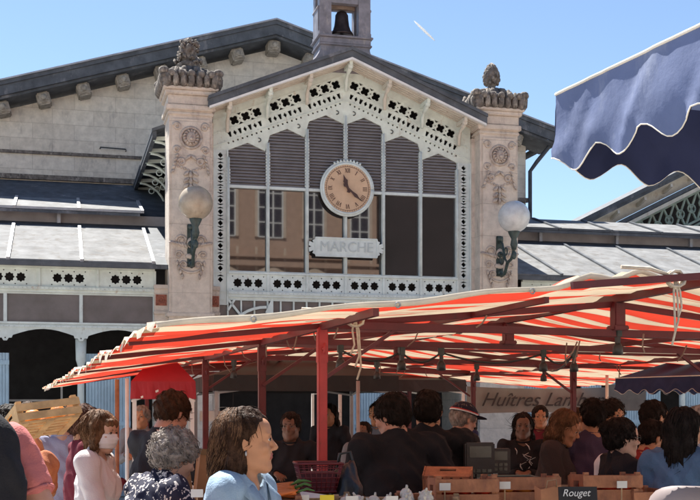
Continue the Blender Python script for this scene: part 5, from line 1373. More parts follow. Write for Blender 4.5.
def locks(VV, FF, st, hm, HCt, Rh, up, hs, parent, seed, res):
    """fine hairs lying on the hair volume"""
    if st == 'bald': return
    rs = np.random.RandomState(seed); n = {'curly': 700, 'long': 900, 'verylong': 900, 'bob': 800}.get(st, 700)
    if res > .0095: n = n//3
    a, b_, c_ = VV[FF[:, 0]], VV[FF[:, 1]], VV[FF[:, 2]]; nr = np.cross(b_-a, c_-a); nr /= (np.linalg.norm(nr, axis=1)[:, None]+1e-12)
    ids = rs.randint(0, len(FF), n); m = MB(); back = -Rh[:, 1]; crown = HCt+Rh @ (np.array([0, -.03, .11])*hs)
    L0 = {'curly': .022, 'long': .10, 'verylong': .12, 'bob': .075}.get(st, .034)*hs
    for i in ids:
        p = VV[FF[i]].mean(0); nn = nr[i]; fl = (p-crown)+np.array([0, 0, -.05])+rs.normal(0, .012, 3); t = fl-nn*(fl@nn); l = np.linalg.norm(t)
        if l < 1e-4: continue
        if st in ('long', 'verylong', 'bob') and ((p-HCt) @ Rh)[1] > .03: continue
        t /= l; L = L0*rs.uniform(.6, 1.2); r0 = (.0011 if res < .0065 else .0016)*rs.uniform(.7, 1.4); w_ = np.cross(nn, t)*rs.normal(0, .12); pts = []
        for k in range(5):
            f = k/4
            if st == 'curly': pts.append(p+nn*(.004+.007*math.sin(f*3.1))+t*L*.5*math.sin(f*5+1)+np.cross(nn, t)*L*.5*math.cos(f*5))
            else: pts.append(p+t*L*f+w_*L*f*f+nn*(.0012+.0022*math.sin(f*3.0)-f*f*L*L/(2*.095*hs)))
        m.tube([Vector(q) for q in pts], [r0*.6, r0, r0, r0*.8, r0*.25], 3, cap=False)
    m.build('loose_hair', hm, parent, fix=False)
def person(label, px, d, H, face, skin=SK1, hair=('short', H_DK), top=None, sleeve=.33, bottom=None, lean=0, ls=0, hp=0, hy=0, hroll=0, arms=('down', 'down'), res=.008, fem=False, loose=.0, extras=(), group=None, wide=1.0, y0=0.0, shoe=None):
    s = H/1.7; root = tag(empty('person', gp(px, d), R(face)), label, 'person', group)
    X = np.array([1., 0, 0]); L_ = R(lean)
    U = np.array([-math.sin(R(ls)), math.sin(L_)*math.cos(R(ls)), math.cos(L_)*math.cos(R(ls))]); FW = np.array([0, math.cos(L_), -math.sin(L_)])
    P = np.array([0, -.10*math.sin(L_)*s, .525*H]); Cn = P+U*.20*H; Nk = P+U*.312*H; sh = (.098 if fem else .110)*H*wide
    S = [P+U*.286*H-X*sh, P+U*.286*H+X*sh]
    Rh = rotm('z', R(hy)) @ rotm('x', -(L_*.55+R(hp))) @ rotm('y', R(hroll))
    up = Rh @ np.array([0, 0, 1.]); hs = s*(.97 if fem else 1.0)
    nd = U*.6+up*.4; nd /= np.linalg.norm(nd)
    HCt = Nk+nd*.025*s+up*.112*s+Rh @ np.array([0, .022, 0])*s
    hd = lambda x, y, z: HCt+Rh @ (np.array([x, y, z])*hs)
    # arms
    A = []
    for i, sd_ in ((0, -1), (1, 1)):
        a = arms[i]; ua, fa = .172*H, .150*H
        if a == 'down': T = S[i]+np.array([sd_*.05*s, .06*s, -.30*H])
        elif a == 'table': T = S[i]+np.array([-sd_*.03*s, .30*s, -.255*H])
        elif a == 'chest': T = S[i]+np.array([-sd_*.12*s, .26*s, -.13*H])
        else: T = S[i]+np.array(a)*s*np.array([sd_, 1, 1])
        v = T-S[i]; Ld = min(np.linalg.norm(v), (ua+fa)*.985); v = v/np.linalg.norm(v); T = S[i]+v*Ld
        ca = (ua*ua+Ld*Ld-fa*fa)/(2*ua*Ld); ca = max(-1, min(1, ca)); pole = np.array([sd_*.55, -.45, -.7]) if v[2] < -.2 else np.array([sd_*.25, .35, -1.]); pole -= v*(pole@v); pole /= np.linalg.norm(pole)
        E = S[i]+v*ua*ca+pole*ua*math.sqrt(1-ca*ca); A.append((E, T))
    leg = []
    for i, sd_ in ((0, -1), (1, 1)):
        hip = P+np.array([sd_*.052*H, 0, -.015*H]); an = np.array([sd_*.075*H, -.02*s+(.05*s if i else -.06*s), .048*H]); kn = (hip+an)/2+np.array([0, .03*s, .01*H]); leg.append((hip, kn, an))
    lo = np.min([S[0], S[1], P, HCt]+[q for a in A for q in a]+[l[2] for l in leg], 0)-np.array([.22, .24, 0])*s; hi = np.max([S[0], S[1], P, HCt]+[q for a in A for q in a]+[l[2] for l in leg], 0)+np.array([.22, .24, .20])*s
    lo[2] = -.01
    V = Vol(lo, hi, res)
    # ---- body
    def torso(V, e, k=.05):
        V.ell(P-U*.01, np.array([.160 if fem else .152, .112, .125])*s*np.array([wide, wide, 1])+e, np.stack([X, FW, U], 1), k)
        V.cap(P+U*.03*H, P+U*.12*H, (.118 if fem else .130)*s*wide+e, (.125 if fem else .140)*s*wide+e, k, (FW, .74))
        V.ell(P+U*.175*H+FW*.008, np.array([.142 if fem else .160, .108, .155])*s*np.array([wide, wide, 1])+e, np.stack([X, FW, U], 1), k)
        V.cap(S[0]*.9+S[1]*.1-U*.01, S[1]*.9+S[0]*.1-U*.01, .052*s+e, .052*s+e, k, (FW, .95))
        V.cap(P+U*.25*H, Nk+U*.0, .095*s+e, .058*s+e*.6, k, (FW, .8))
        if fem:
            for q in (-1, 1): V.ell(P+U*.195*H+X*q*.062*s+FW*.085*s, np.array([.052, .038, .055])*s+e*.4, None, .06)
    torso(V, 0)
    V.cap(Nk-U*.02, HCt+Rh @ (np.array([0, -.025, -.055])*hs), .055*s if not fem else .047*s, .052*s if not fem else .045*s, .03)
    for i in (0, 1):
        E, T = A[i]; V.cap(S[i], E, .050*s, .038*s, .04); V.cap(E, T, .040*s, .026*s, .03)
        h_, k_, a_ = leg[i]; V.cap(h_, k_, .085*s, .056*s, .05); V.cap(k_, a_, .056*s, .036*s, .03); V.cap(a_+np.array([0, -.03, -.02])*s, a_+np.array([0, .14, -.045])*s, .036*s, .030*s, .03)
        # hand: palm and five fingers
        sd_ = -1 if i == 0 else 1
        f = (T-E)/np.linalg.norm(T-E); curl = .45
        if arms[i] != 'down': f = f*.7+np.array([0, .2, -.55])*.5; f /= np.linalg.norm(f)
        side = np.cross(f, np.array([0, 0, 1.])) if abs(f[2]) < .85 else np.array([0, 1., 0])
        if abs(f[2]) >= .85: side = side-f*(side@f)
        side = side/np.linalg.norm(side); nr = np.cross(side, f)
        inn = nr if (nr@(P-T)) > 0 else -nr
        if arms[i] != 'down': inn = nr if nr[2] < 0 else -nr
        pe = T+f*.075*s
        V.cap(T+f*.015, pe-f*.02, .030*s, .036*s, .02, (nr, .42))
        for q, (o_, l_) in enumerate(((-.030, .062), (-.010, .075), (.010, .070), (.030, .054))):
            sdv = side*o_*s; c0 = pe+sdv-f*.012; f1 = f*math.cos(curl*.6)+inn*math.sin(curl*.6); f2 = f*math.cos(curl*2)+inn*math.sin(curl*2)
            m_ = c0+f1*l_*.55*s; V.cap(c0, m_, .0095*s, .0088*s, .006); V.cap(m_, m_+f2*l_*.5*s, .0088*s, .0075*s, .004)
        ts = side*(-1 if (side@np.array([-sd_, .6, 0])) < 0 else 1)
        b0 = T+f*.025+ts*.026*s; m_ = b0+(f*.6+ts*.7+inn*.25)*.042*s; V.cap(b0, m_, .013*s, .011*s, .012); V.cap(m_, m_+(f*.9+ts*.15+inn*.35)*.032*s, .0105*s, .009*s, .004)
    # ---- head
    def E_(x, y, z, rx, ry, rz_, k=.012, op='u', nz=None): V.ell(hd(x, y, z), np.array([rx, ry, rz_])*hs, Rh, k, op, nz)
    E_(0, -.016, .030, .074, .094, .086, .03); E_(0, .016, -.030, .060, .070, .082, .03)
    jw = .9 if fem else 1.0
    V.cap(hd(-.050*jw, -.002, -.070), hd(-.012, .066, -.103), .020*hs, .015*hs, .03); V.cap(hd(.050*jw, -.002, -.070), hd(.012, .066, -.103), .020*hs, .015*hs, .03)
    E_(0, .070, -.100, .022, .018, .017, .02)
    E_(0, .060, .040, .052, .030, .040, .03)                       # forehead
    for q in (-1, 1):
        E_(q*.036, .066, -.028, .024, .020, .020, .02)             # cheekbone
        E_(q*.033, .098, .006, .017, .014, .012, .014, 's')        # eye socket
        E_(q*.033, .079, .004, .0135, .0125, .0115, .003)          # eyelid ball
        E_(q*.030, .080, .024, .022, .010, .006, .012)             # brow
        V.ell(hd(q*.075, -.008, -.008), np.array([.010, .019, .031])*hs, Rh @ rotm('z', q*.35), .006)
        E_(q*.009, .096, -.034, .0075, .008, .006, .006)           # nostril wing
    V.cap(hd(0, .083, .010), hd(0, .107, -.026), .0075*hs, .0105*hs, .012); E_(0, .108, -.029, .010, .0085, .0085, .006)
    E_(0, .076, -.060, .028, .016, .016, .02)
    E_(0, .091, -.054, .020, .0075, .0052, .005); E_(0, .089, -.0645, .017, .0085, .0062, .005); E_(0, .100, -.0592, .022, .006, .0016, .002, 's')
    VV, FF = V.mesh()
    loc = (VV-HCt) @ Rh/hs; fc = loc[FF].mean(1)
    mi = ((np.abs(fc[:, 0]) < .0215) & (fc[:, 1] > .080) & (fc[:, 2] < -.0485+.1*np.abs(fc[:, 0])*0) & (fc[:, 2] > -.0715)).astype(int)
    if res > .0076 or skin is SK4: mi = mi*0
    np_mesh('body', VV, FF, [skin, LIP], root, mi)
    # eyes, brows
    for q in (-1, 1):
        if True:
            c = hd(q*.033, .0835, .003); b = MB(); Mx = Matrix.Translation(c) @ Matrix([list(r) for r in Rh]).to_4x4()
            b.ell((0, 0, 0), (.0118*hs, .0095*hs, .0068*hs), 0, 14, 10, Mx); b.ell((0, .0070*hs, 0), (.0062*hs, .0036*hs, .0060*hs), 1, 10, 6, Mx); b.build('eye', [EYEW, IRIS], root)
            b = MB(); b.tube([hd(q*(.012+.008*k), .0915-.0012*k*k*.9, .0215+.0035*math.sin(k*.7)) for k in range(6)], [.0026*hs, .0040*hs, .0042*hs, .0036*hs, .003*hs, .0014*hs], 5); b.build('eyebrow', hair[1] if hair[1] is not H_GR else H_BR, root)
            b = MB(); b.tube([hd(q*(.021+.005*k), .0935-abs(k-2.2)*.0016, .0085-.0012*(k-2.4)**2*.9) for k in range(6)], .0022*hs, 4); b.build('eyelashes', H_DK, root)
    # ---- top
    V = Vol(lo, hi, res); e = .014+loose
    hem = P-U*.075*H
    torso(V, e)
    V.ell(P-U*.05*H, np.array([.158*wide*s+e, .118*wide*s+e, .09*s]), np.stack([X, FW, U], 1), .05)
    if sleeve > 0:
        for i in (0, 1):
            E, T = A[i]; r1 = .056*s+loose
            if sleeve <= .5: f = sleeve*2; V.cap(S[i], S[i]+(E-S[i])*f, r1+.006, r1+.008-.010*f, .035)
            else: f = (sleeve-.5)*2; V.cap(S[i], E, r1+.004, .047*s+loose, .035); V.cap(E, E+(T-E)*f, .047*s+loose, .036*s+loose*.8, .03)
    V.disp(lambda x, y, z: fold(x, y, z, 1.3 if loose < .012 else 1.9, px*.1))
    # neckline
    nf = .050 if not fem else .062
    V.cap(Nk+FW*.03*s+U*.012, Nk+U*.2+FW*.06, nf*s, .085*s, .008, None, 's')
    if 'vneck' in extras: V.cap(Nk+FW*.10*s+U*.0, P+U*.20*H+FW*.17*s, .05*s, .012*s, .006, None, 's')
    V.put(lambda Q: -((Q[0]-hem[0])*U[0]+(Q[1]-hem[1])*U[1]+(Q[2]-hem[2])*U[2]-0*Q[0]) if False else ((Q[1]-hem[1])*U[1]+(Q[2]-hem[2])*U[2])+.008*np.sin(Q[0]*25), hem-np.array([.4, .4, .3]), hem+np.array([.4, .4, .08]), .004, 's')
    VV, FF = V.mesh(); tp = np_mesh('shirt' if 'jacket' not in extras else 'jacket', VV, FF, top or cloth('black cotton', (.018, .018, .022)), root)
    if 'vneck' not in extras:                                  # ribbed neckband lying on the shirt
        cN = Nk+FW*.012*s+U*.018; b = MB(); ra = .066*s+.004 if not fem else .072*s
        b.tube([cN+X*ra*math.cos(q)+(FW*.92-U*(.34 if math.sin(q) > 0 else .05))*ra*math.sin(q) for q in [k*math.pi/12 for k in range(25)]], .0085, 6, flat=.7); b.build('neckband', top or MATS['black cotton'], tp)
    for i in (0, 1):                                           # stitched sleeve hem
        if sleeve <= 0: continue
        E, T = A[i]
        if sleeve <= .5: c0 = S[i]+(E-S[i])*sleeve*2; dr = E-S[i]; rr_ = .056*s+loose+.006+.002-.006*sleeve*2
        else: f_ = (sleeve-.5)*2; c0 = E+(T-E)*f_; dr = T-E; rr_ = .036*s+loose*.8+.006
        dr = dr/np.linalg.norm(dr); c0 = c0+dr*rr_*.55; e1 = np.cross(dr, [0.3, .9, .1]); e1 /= np.linalg.norm(e1); e2 = np.cross(dr, e1)
        b = MB(); b.tube([c0+(e1*math.cos(q)+e2*math.sin(q))*rr_*.86 for q in [k*math.pi/10 for k in range(21)]], .006, 5); b.build('sleeve_hem', top or MATS['black cotton'], tp)
    # ---- trousers and shoes
    V = Vol([lo[0], lo[1], -.01], [hi[0], hi[1], P[2]+.16], max(res, .009)); e = .014
    V.ell(P-U*.01, np.array([.158*wide, .114*wide, .10])*s+e, np.stack([X, FW, U], 1), .05)
    for i in (0, 1):
        h_, k_, a_ = leg[i]; V.cap(h_, k_, .088*s+e, .062*s+e, .04); V.cap(k_, a_+np.array([0, 0, .01]), .062*s+e, .046*s+e, .03)
    V.disp(lambda x, y, z: fold(x, y, z, 1.5, 3+px))
    VV, FF = V.mesh(); np_mesh('trousers', VV, FF, bottom or cloth('dark denim', (.03, .04, .07)), root)
    for i in (0, 1):
        a_ = leg[i][2]; b = MB(); sx_ = float(a_[0])
        b.ell((sx_, float(a_[1])+.055*s, .045), (.047*s, .135*s, .045), 0, 14, 8, fn=lambda d: 1 if d.z > -.6 else .93); b.box(sx_-.042*s, sx_+.042*s, float(a_[1])-.07*s, float(a_[1])+.17*s, 0, .022, 1, None, .008)
        b.build('shoe', [shoe or cloth('dark shoe', (.04, .035, .03)), WHITEM], root)
    # ---- hair
    st, hm = hair
    V = Vol(HCt-np.array([.26, .26, .42])*s, HCt+np.array([.26, .26, .20])*s, max(.0045, res*.75))
    def HE(x, y, z, rx, ry, rz_, k=.02, op='u'): V.ell(hd(x, y, z), np.array([rx, ry, rz_])*hs, Rh, k, op)
    t = {'bald': .001, 'short': .008, 'shortthick': .014, 'cap': .012, 'curly': .022, 'bob': .014, 'long': .012, 'verylong': .014, 'bun': .014}[st]
    HE(0, -.018, .032, .075+t, .095+t, .087+t)
    if st in ('short', 'shortthick', 'cap', 'curly', 'bun', 'bald'): HE(0, -.045, -.015, .066+t*.8, .062+t*.7, .060+t*.4, .03)
    if st == 'curly': HE(0, -.03, .02, .098, .105, .098, .02)
    if st == 'bob':
        for q in (-1, 1): V.cap(hd(q*.066, -.005, .03), hd(q*.068, .012, -.085), .034*hs, .030*hs, .03)
        V.cap(hd(0, -.06, .0), hd(0, -.050, -.085), .064*hs, .050*hs, .03); HE(0, .065, .062, .06, .034, .03)
    if st in ('long', 'verylong'):
        Lh = .16 if st == 'long' else .33
        for q in (-1, 1):
            V.cap(hd(q*.058, -.035, .03), hd(q*.066, -.045, -.09), .032*hs, .032*hs, .03); V.cap(hd(q*.066, -.045, -.09), hd(q*.068, -.055, -.09)-np.array([0, 0, Lh-.04])*s, .036*hs, .022*hs, .03)
        V.cap(hd(0, -.065, .0), hd(0, -.072, -.09), .075*hs, .064*hs, .03, (Rh[:, 1], .8)); V.cap(hd(0, -.072, -.09), hd(0, -.08, -.09)-np.array([0, 0, Lh])*s, .068*hs, .045*hs, .03, (Rh[:, 1], .7))
    if st == 'bun': HE(0, -.11, .055, .042, .040, .042, .02)
    # face opening
    if st == 'bald': V.put(lambda Q: ((Q[0]-hd(0, 0, .05)[0])*up[0]+(Q[1]-hd(0, 0, .05)[1])*up[1]+(Q[2]-hd(0, 0, .05)[2])*up[2]), hd(0, 0, 0)-.2, hd(0, 0, 0)+.2, .004, 's')
    hl = {'bob': .035, 'curly': .045}.get(st, .058)
    if st not in ('bald',):
        V.ell(hd(0, .088, hl-.10), np.array([.066, .088, .100])*hs, Rh, .010, 's')
        V.cap(hd(0, .10, -.07), hd(0, .10, -.32), .075*hs, .08*hs, .01, None, 's') if st == 'bob' else (V.cap(hd(0, .10, -.07), hd(0, .10, -.32), .085*hs, .09*hs, .01, None, 's'), V.cap(hd(-.13, .062, -.035), hd(.13, .062, -.035), .062*hs, .062*hs, .01, None, 's')) if st in ('long', 'verylong') else V.cap(hd(-.12, .048, -.055), hd(.12, .048, -.055), .055*hs, .055*hs, .008, None, 's')
        if st in ('short', 'shortthick', 'cap', 'bun', 'curly'): V.cap(hd(-.12, -.03, -.115), hd(.12, -.03, -.115), .05*hs, .05*hs, .006, None, 's')
    if st in ('long', 'verylong'): V.ell(hd(0, .080, .018), np.array([.09, .052, .056])*hs, Rh, .012, 's')
    q0 = px*.37
    am = {'curly': 3.2, 'short': .8, 'shortthick': 1.2}.get(st, .8)
    if st == 'curly': V.disp(lambda x, y, z: .010*np.sin(x*110+q0)*np.sin(y*120+1)*np.sin(z*105)+.007*np.sin(x*190+y*50)*np.cos(z*170+y*90))
    elif st in ('long', 'verylong', 'bob'): V.disp(lambda x, y, z: .0035*np.sin(x*150+z*12+q0)*np.cos(y*140+z*9)+.004*np.sin(x*60+y*70+z*20+q0))
    else: V.disp(lambda x, y, z: am*(.0028*np.sin(x*210+z*60+q0)*np.cos(y*190+z*80)+.003*np.sin(x*80+y*95+z*70+q0)))
    VV, FF = V.mesh()
    ho = np_mesh('hair', VV, FF, hm, root)
    locks(VV, FF, st, hm, HCt, Rh, up, hs, ho, int(px*7+d*100) % 9999, res)
    info = dict(root=root, hd=hd, Rh=Rh, HCt=HCt, s=s, hs=hs, P=P, U=U, FW=FW, Nk=Nk, S=S, A=A, H=H, hair=ho, top=tp, up=up)
    if st == 'cap':
        V = Vol(HCt-np.array([.2, .2, .05])*s, HCt+np.array([.2, .2, .20])*s, max(.0045, res*.75)); V.ell(hd(0, -.014, .034), np.array([.094, .116, .100])*hs, Rh, .01)
        c_ = hd(0, 0, .036); V.put(lambda Q: ((Q[0]-c_[0])*up[0]+(Q[1]-c_[1])*up[1]+(Q[2]-c_[2])*up[2]), c_-.25, c_+.25, .003, 's')
        V.cap(hd(-.03, .10, .044), hd(.03, .10, .044), .075*hs, .075*hs, .004, (up, .10))
        VV, FF = V.mesh(); co = np_mesh('cap', VV, FF, cloth('navy cap', (.02, .022, .04)), root)
        b = MB(); b.tube([hd(.098*math.cos(a), -.014+.120*math.sin(a), .047) for a in [k*math.pi/12 for k in range(25)]], .006*hs, 5); b.tube([hd(.097*math.cos(a), -.014+.119*math.sin(a), .056) for a in [k*math.pi/12 for k in range(25)]], .004*hs, 5, 1); b.build('cap_band', [cloth('white band', (.7, .7, .7)), cloth('red band', (.5, .05, .05))], co)
    if 'mask' in extras or 'bluemask' in extras or 'blackmask' in extras:
        V = Vol(HCt-np.array([.14, .16, .16])*s, HCt+np.array([.14, .16, .08])*s, .0045)
        V.ell(hd(0, .022, -.045), np.array([.072, .094, .085])*hs, Rh, .02); V.cap(hd(0, .09, -.01), hd(0, .108, -.03), .012*hs, .016*hs, .02)
        for z_, sg_ in ((.0, 1), (-.095, -1)):
            c_ = hd(0, 0, z_); V.put(lambda Q, c_=c_, sg_=sg_: -sg_*((Q[0]-c_[0])*up[0]+(Q[1]-c_[1])*up[1]+(Q[2]-c_[2])*up[2]), c_-.25, c_+.25, .004, 's')
        c_ = hd(0, .035, 0); fy = Rh[:, 1]; V.put(lambda Q: ((Q[0]-c_[0])*fy[0]+(Q[1]-c_[1])*fy[1]+(Q[2]-c_[2])*fy[2]), c_-.25, c_+.25, .004, 's')
        V.disp(lambda x, y, z: .0015*np.sin(z*260))
        VV, FF = V.mesh(); mk = np_mesh('face_mask', VV, FF, {'mask': cloth('white mask', (.72, .68, .68)), 'bluemask': cloth('blue mask', (.20, .34, .52)), 'blackmask': cloth('black mask', (.02, .02, .02))}[[x for x in extras if 'mask' in x][0]], root)
        b = MB()
        for q in (-1, 1): b.tube([hd(q*.066, .04, -.015), hd(q*.078, .0, .012), hd(q*.084, -.02, .01), hd(q*.078, -.01, -.03), hd(q*.062, .04, -.07)], .0016, 4)
        b.build('ear_loop', WHITEM, mk)
    if 'glasses' in extras:
        b = MB()
        for q in (-1, 1):
            b.tube([hd(q*(.033+.024*math.cos(a)), .100, .004+.019*math.sin(a)) for a in [k*math.pi/8 for k in range(17)]], .0018, 5); b.tube([hd(q*.057, .098, .008), hd(q*.078, .04, .01), hd(q*.082, -.012, .004)], .0018, 5)
        b.tube([hd(-.009, .102, .006), hd(.009, .102, .006)], .0018, 5); b.build('glasses', BLACKM, root)
    return info

BLK = cloth('black cotton', (.018, .018, .022), .15); CHAR = cloth('charcoal cotton', (.035, .034, .04), .15); WHT = cloth('white cotton', (.70, .66, .66), .06)
DEN = cloth('light denim', (.30, .42, .55), .14, stain=(.45, .55, .65), stain_amt=.2, stain_scale=9)
DEND = cloth('mid denim', (.10, .17, .28), .14); COR = cloth('coral cotton', (.56, .18, .17), .08); MRN = cloth('maroon wool', (.16, .025, .04)); LIL = cloth('lilac shirt', (.36, .37, .50), .06)
TER = cloth('terracotta cotton', (.45, .16, .08)); GRY = cloth('grey cotton', (.22, .22, .24)); NVB = cloth('navy cotton', (.03, .035, .09)); REDC = cloth('dark red cotton', (.25, .03, .03)); PUR = cloth('dusky purple cotton', (.07, .05, .09))
FLO = bpy.data.materials.new('floral print'); FLO.use_nodes = True
def _flo():
    nt = FLO.node_tree; L = nt.links; b = nt.nodes['Principled BSDF']; tc = N(nt, 'ShaderNodeTexCoord'); nz = N(nt, 'ShaderNodeTexNoise'); nz.inputs['Scale'].default_value = 24; L.new(tc.outputs['Object'], nz.inputs['Vector'])
    mx = N(nt, 'ShaderNodeMix', data_type='RGBA', blend_type='LINEAR_LIGHT'); mx.inputs[0].default_value = .05; L.new(tc.outputs['Object'], mx.inputs[6]); L.new(nz.outputs['Color'], mx.inputs[7])
    vo = N(nt, 'ShaderNodeTexVoronoi'); vo.inputs['Scale'].default_value = 38; L.new(mx.outputs[2], vo.inputs['Vector'])
    lt = N(nt, 'ShaderNodeMath', operation='LESS_THAN'); lt.inputs[1].default_value = .34; L.new(vo.outputs['Distance'], lt.inputs[0])
    m2 = N(nt, 'ShaderNodeMix', data_type='RGBA'); L.new(lt.outputs[0], m2.inputs[0]); m2.inputs[6].default_value = (.02, .022, .045, 1); m2.inputs[7].default_value = (.62, .58, .55, 1); L.new(m2.outputs[2], b.inputs['Base Color']); b.inputs['Roughness'].default_value = .85; b.inputs['Specular IOR Level'].default_value = .2
_flo()
def strands(I, n, Ln, seed, m, r=.0016, wave=.008, sides_only=False, name='hair_strands'):
    """loose locks laid over the hair"""
    rr = random.Random(seed); b = MB(); hs = I['hs']
    for k in range(n):
        a = rr.uniform(-math.pi, math.pi); 
        if abs(a-math.pi/2) < 1.5: continue                       # leave the face free
        el = rr.uniform(.0, 1.15); cx, cy, cz = 0, -.018, .032
        pts = []; Lk = Ln*rr.uniform(.72, 1.05); ph = rr.uniform(0, 6)
        d0 = np.array([math.cos(a), math.sin(a), 0]); N_ = 13; th = el
        for j in range(N_):
            f = j/(N_-1)
            if j < 5:
                ang = th*(1-j/4.5); rx, ry, rz_ = .095, .115, .107
                p = np.array([cx+rx*math.cos(ang)*d0[0], cy+ry*math.cos(ang)*d0[1], cz+rz_*math.sin(ang)]); last = I['hd'](*p); pts.append(last); basep = last
            else:
                g = (j-4)/(N_-5); o = I['Rh'] @ np.array([d0[0]*(.006-.03*g), d0[1]*(.006-.02*g)-.012*g, 0])
                pts.append(basep+o*hs+np.array([0, 0, -Lk*g])+np.array([math.sin(ph+g*7), math.cos(ph*1.3+g*6), 0])*wave*g)
        b.tube([Vector(p) for p in pts], [r*(1-.5*j/N_)*rr.uniform(.8, 1.3) for j in range(N_)], 4, rr.randrange(2), flat=1.6)
    b.build(name, [m, H_LB if m is H_BR else m], I['root'], fix=False)
# ------------------------------------------------------------------ the crowd
RES = float(globals().get('RESMUL', 1.0))
I = person('young woman in profile with shoulder-length brown hair and light denim shirt', 238, 4.15, 1.665, -108, SK2, ('long', H_BR), DEN, .9, lean=2, hp=-3, hy=20, res=.0055, fem=True, wide=.92, loose=.006, extras=('vneck',), arms=('down', (.0, .25, -.36)))
strands(I, 1500, .165, 5, H_BR, .0010, .022)
hd, P, U, FW, Nk, s = I['hd'], I['P'], I['U'], I['FW'], I['Nk'], I['s']
b = MB()
for q in (-1, 1):
    c = [Nk+np.array([q*.078, -.045, .012]), Nk+np.array([q*.092, .01, .002]), Nk+np.array([q*.070, .070, -.045]), Nk+np.array([q*.035, .098, -.10])]
    vs = []
    for k, p in enumerate(c): o = np.array([q*.035, .015 if k > 0 else -.01, -.035]); vs += [tuple(p+np.array([-q*.010, .006, .022])), tuple(p+o+np.array([q*.02, .014, .008]))]
    b.add(vs, [(0, 1, 3, 2), (2, 3, 5, 4), (4, 5, 7, 6)], 0, True)
o = b.build('collar', DEN, I['root'], fix=False); sm_ = o.modifiers.new('t', 'SOLIDIFY'); sm_.thickness = .004
b = MB(); b.ell(hd(.084, .0, -.045), (.004, .004, .009)); b.build('earring', GREYM, I['root'])

I = person('tall man at the left edge in a coral shirt with a black backpack', -9, 3.6, 1.90, -8, SK3, ('short', H_BR), COR, .2, res=.008, loose=.004, wide=.97, arms=('down', (.16, .14, -.42)), lean=2, ls=15)
P, U, FW, Nk, s, S = I['P'], I['U'], I['FW'], I['Nk'], I['s'], I['S']
bp = thing('backpack', 'black backpack on the back of the man at the left edge', 'backpack', I['root'].location, I['root'].rotation_euler.z)
V = Vol(P+np.array([-.3, -.5, -.1]), P+np.array([.3, 0.25, .62]), .008); V.ell(P+U*.41+np.array([.13, -.20, 0]), (.165, .12, .28), None, .02); V.ell(P+U*.28+np.array([.13, -.29, 0]), (.10, .05, .13), None, .02); V.disp(lambda x, y, z: fold(x, y, z, 1.6))
VV, FF = V.mesh(); np_mesh('pack_body', VV, FF, BLK, bp)
for q in (-1, 1):
    b = MB(); b.tube([P+U*.50+np.array([q*.10, -.16, 0]), P+U*.585+np.array([q*.12, -.05, 0]), P+U*.58+np.array([q*.125, .07, 0]), P+U*.45+np.array([q*.13, .15, 0]), P+U*.30+np.array([q*.17, .10, 0]), P+U*.20+np.array([q*.17, -.12, 0])], .03, 8, flat=.35); b.build('strap', BLK, bp)

person('dark haired man in terracotta shirt holding up the slatted crate at the left', 10, 5.6, 1.68, 25, SK2, ('short', H_DK), TER, .34, wide=.9, arms=('down', (.0, .20, .10)), res=.008, hy=15)
person('man in a lilac shirt and black mask just right of the carried crate', 62, 8.3, 1.70, 30, SK1, ('short', H_DK), LIL, .95, res=.009, extras=('blackmask',), hy=40)
person('person in a maroon top with reddish hair behind the masked woman', 82, 7.6, 1.68, -70, SK2, ('shortthick', H_RD), MRN, .95, res=.009, arms=('down', 'chest'))
I = person('woman in a white jacket and white face mask with a brown bob', 95, 6.6, 1.65, -97, SK1, ('bob', H_LB), WHT, .95, res=.007, fem=True, loose=.004, wide=.9, hy=-12, extras=('mask', 'jacket', 'vneck'), arms=('down', (.0, .33, -.30)), hp=8, bottom=cloth('beige trousers', (.35, .27, .20)))
person('man in a charcoal T-shirt bending his head, behind the curly haired shopper', 154, 6.9, 1.79, -42, SK3, ('shortthick', H_BR), CHAR, .36, res=.0075, lean=8, hp=24, wide=1.12, arms=('table', 'table'))
I = person('older shopper with grey curls in a navy and white patterned blouse', 126, 5.15, 1.62, -55, SK1, ('curly', H_GR), FLO, .75, res=.007, fem=True, loose=.014, lean=26, hp=6, arms=('table', (.0, .34, -.30)), wide=1.1)
person('dark figure in black behind the profile of the denim woman', 291, 9.6, 1.62, 170, SK4, ('shortthick', H_DK), BLK, .95, res=.010, arms=('down', 'chest'))
person('man in a black T-shirt looking down to the left, left one of the dark pair', 401, 6.7, 1.755, 14, SK3, ('shortthick', H_DK), BLK, .40, res=.007, lean=6, hp=12, hy=38, arms=('table', 'down'), wide=1.16, loose=.012)
person('man in a black T-shirt seen squarely from behind, right one of the dark pair', 428, 7.2, 1.775, -8, SK2, ('short', H_DK), BLK, .40, res=.008, arms=('down', 'table'), wide=1.1, loose=.012)
person('man in a banded dark cap at the right of the dark pair', 455, 8.9, 1.71, -62, SK3, ('cap', H_GR), CHAR, .38, res=.0085, hp=14, arms=('table', (.05, .22, -.33)), lean=4)
person('small person in a light grey top between the post and the black T-shirts', 364, 11.5, 1.52, 160, SK4, ('short', H_DK), GRY, .9, res=.010)
person('person with dark hair in a blue grey shirt behind the black T-shirts', 378, 12.3, 1.72, 150, SK2, ('shortthick', H_DK), cloth('blue grey cotton', (.16, .19, .24)), .9, res=.010)
I = person('long haired person in a black jacket with a white print behind the scales', 523, 9.8, 1.62, 172, SK4, ('long', H_DK), BLK, .95, res=.009, fem=True, arms=('chest', 'chest'))
WP = cloth('white print', (.6, .6, .6)); b = MB(); pr2 = random.Random(3)
for k in range(9):
    c = I['P']+I['U']*(.16+.03*k % .16+.03)*I['H']*.8+np.array([pr2.uniform(-.08, .08), .165, 0]); b.tube([c, c+np.array([pr2.uniform(-.04, .04), .004, .03]), c+np.array([pr2.uniform(-.05, .05), .0, .055])], [.004, .006, .003], 5, flat=.4)
b.build('shirt_print', WP, I['root'])
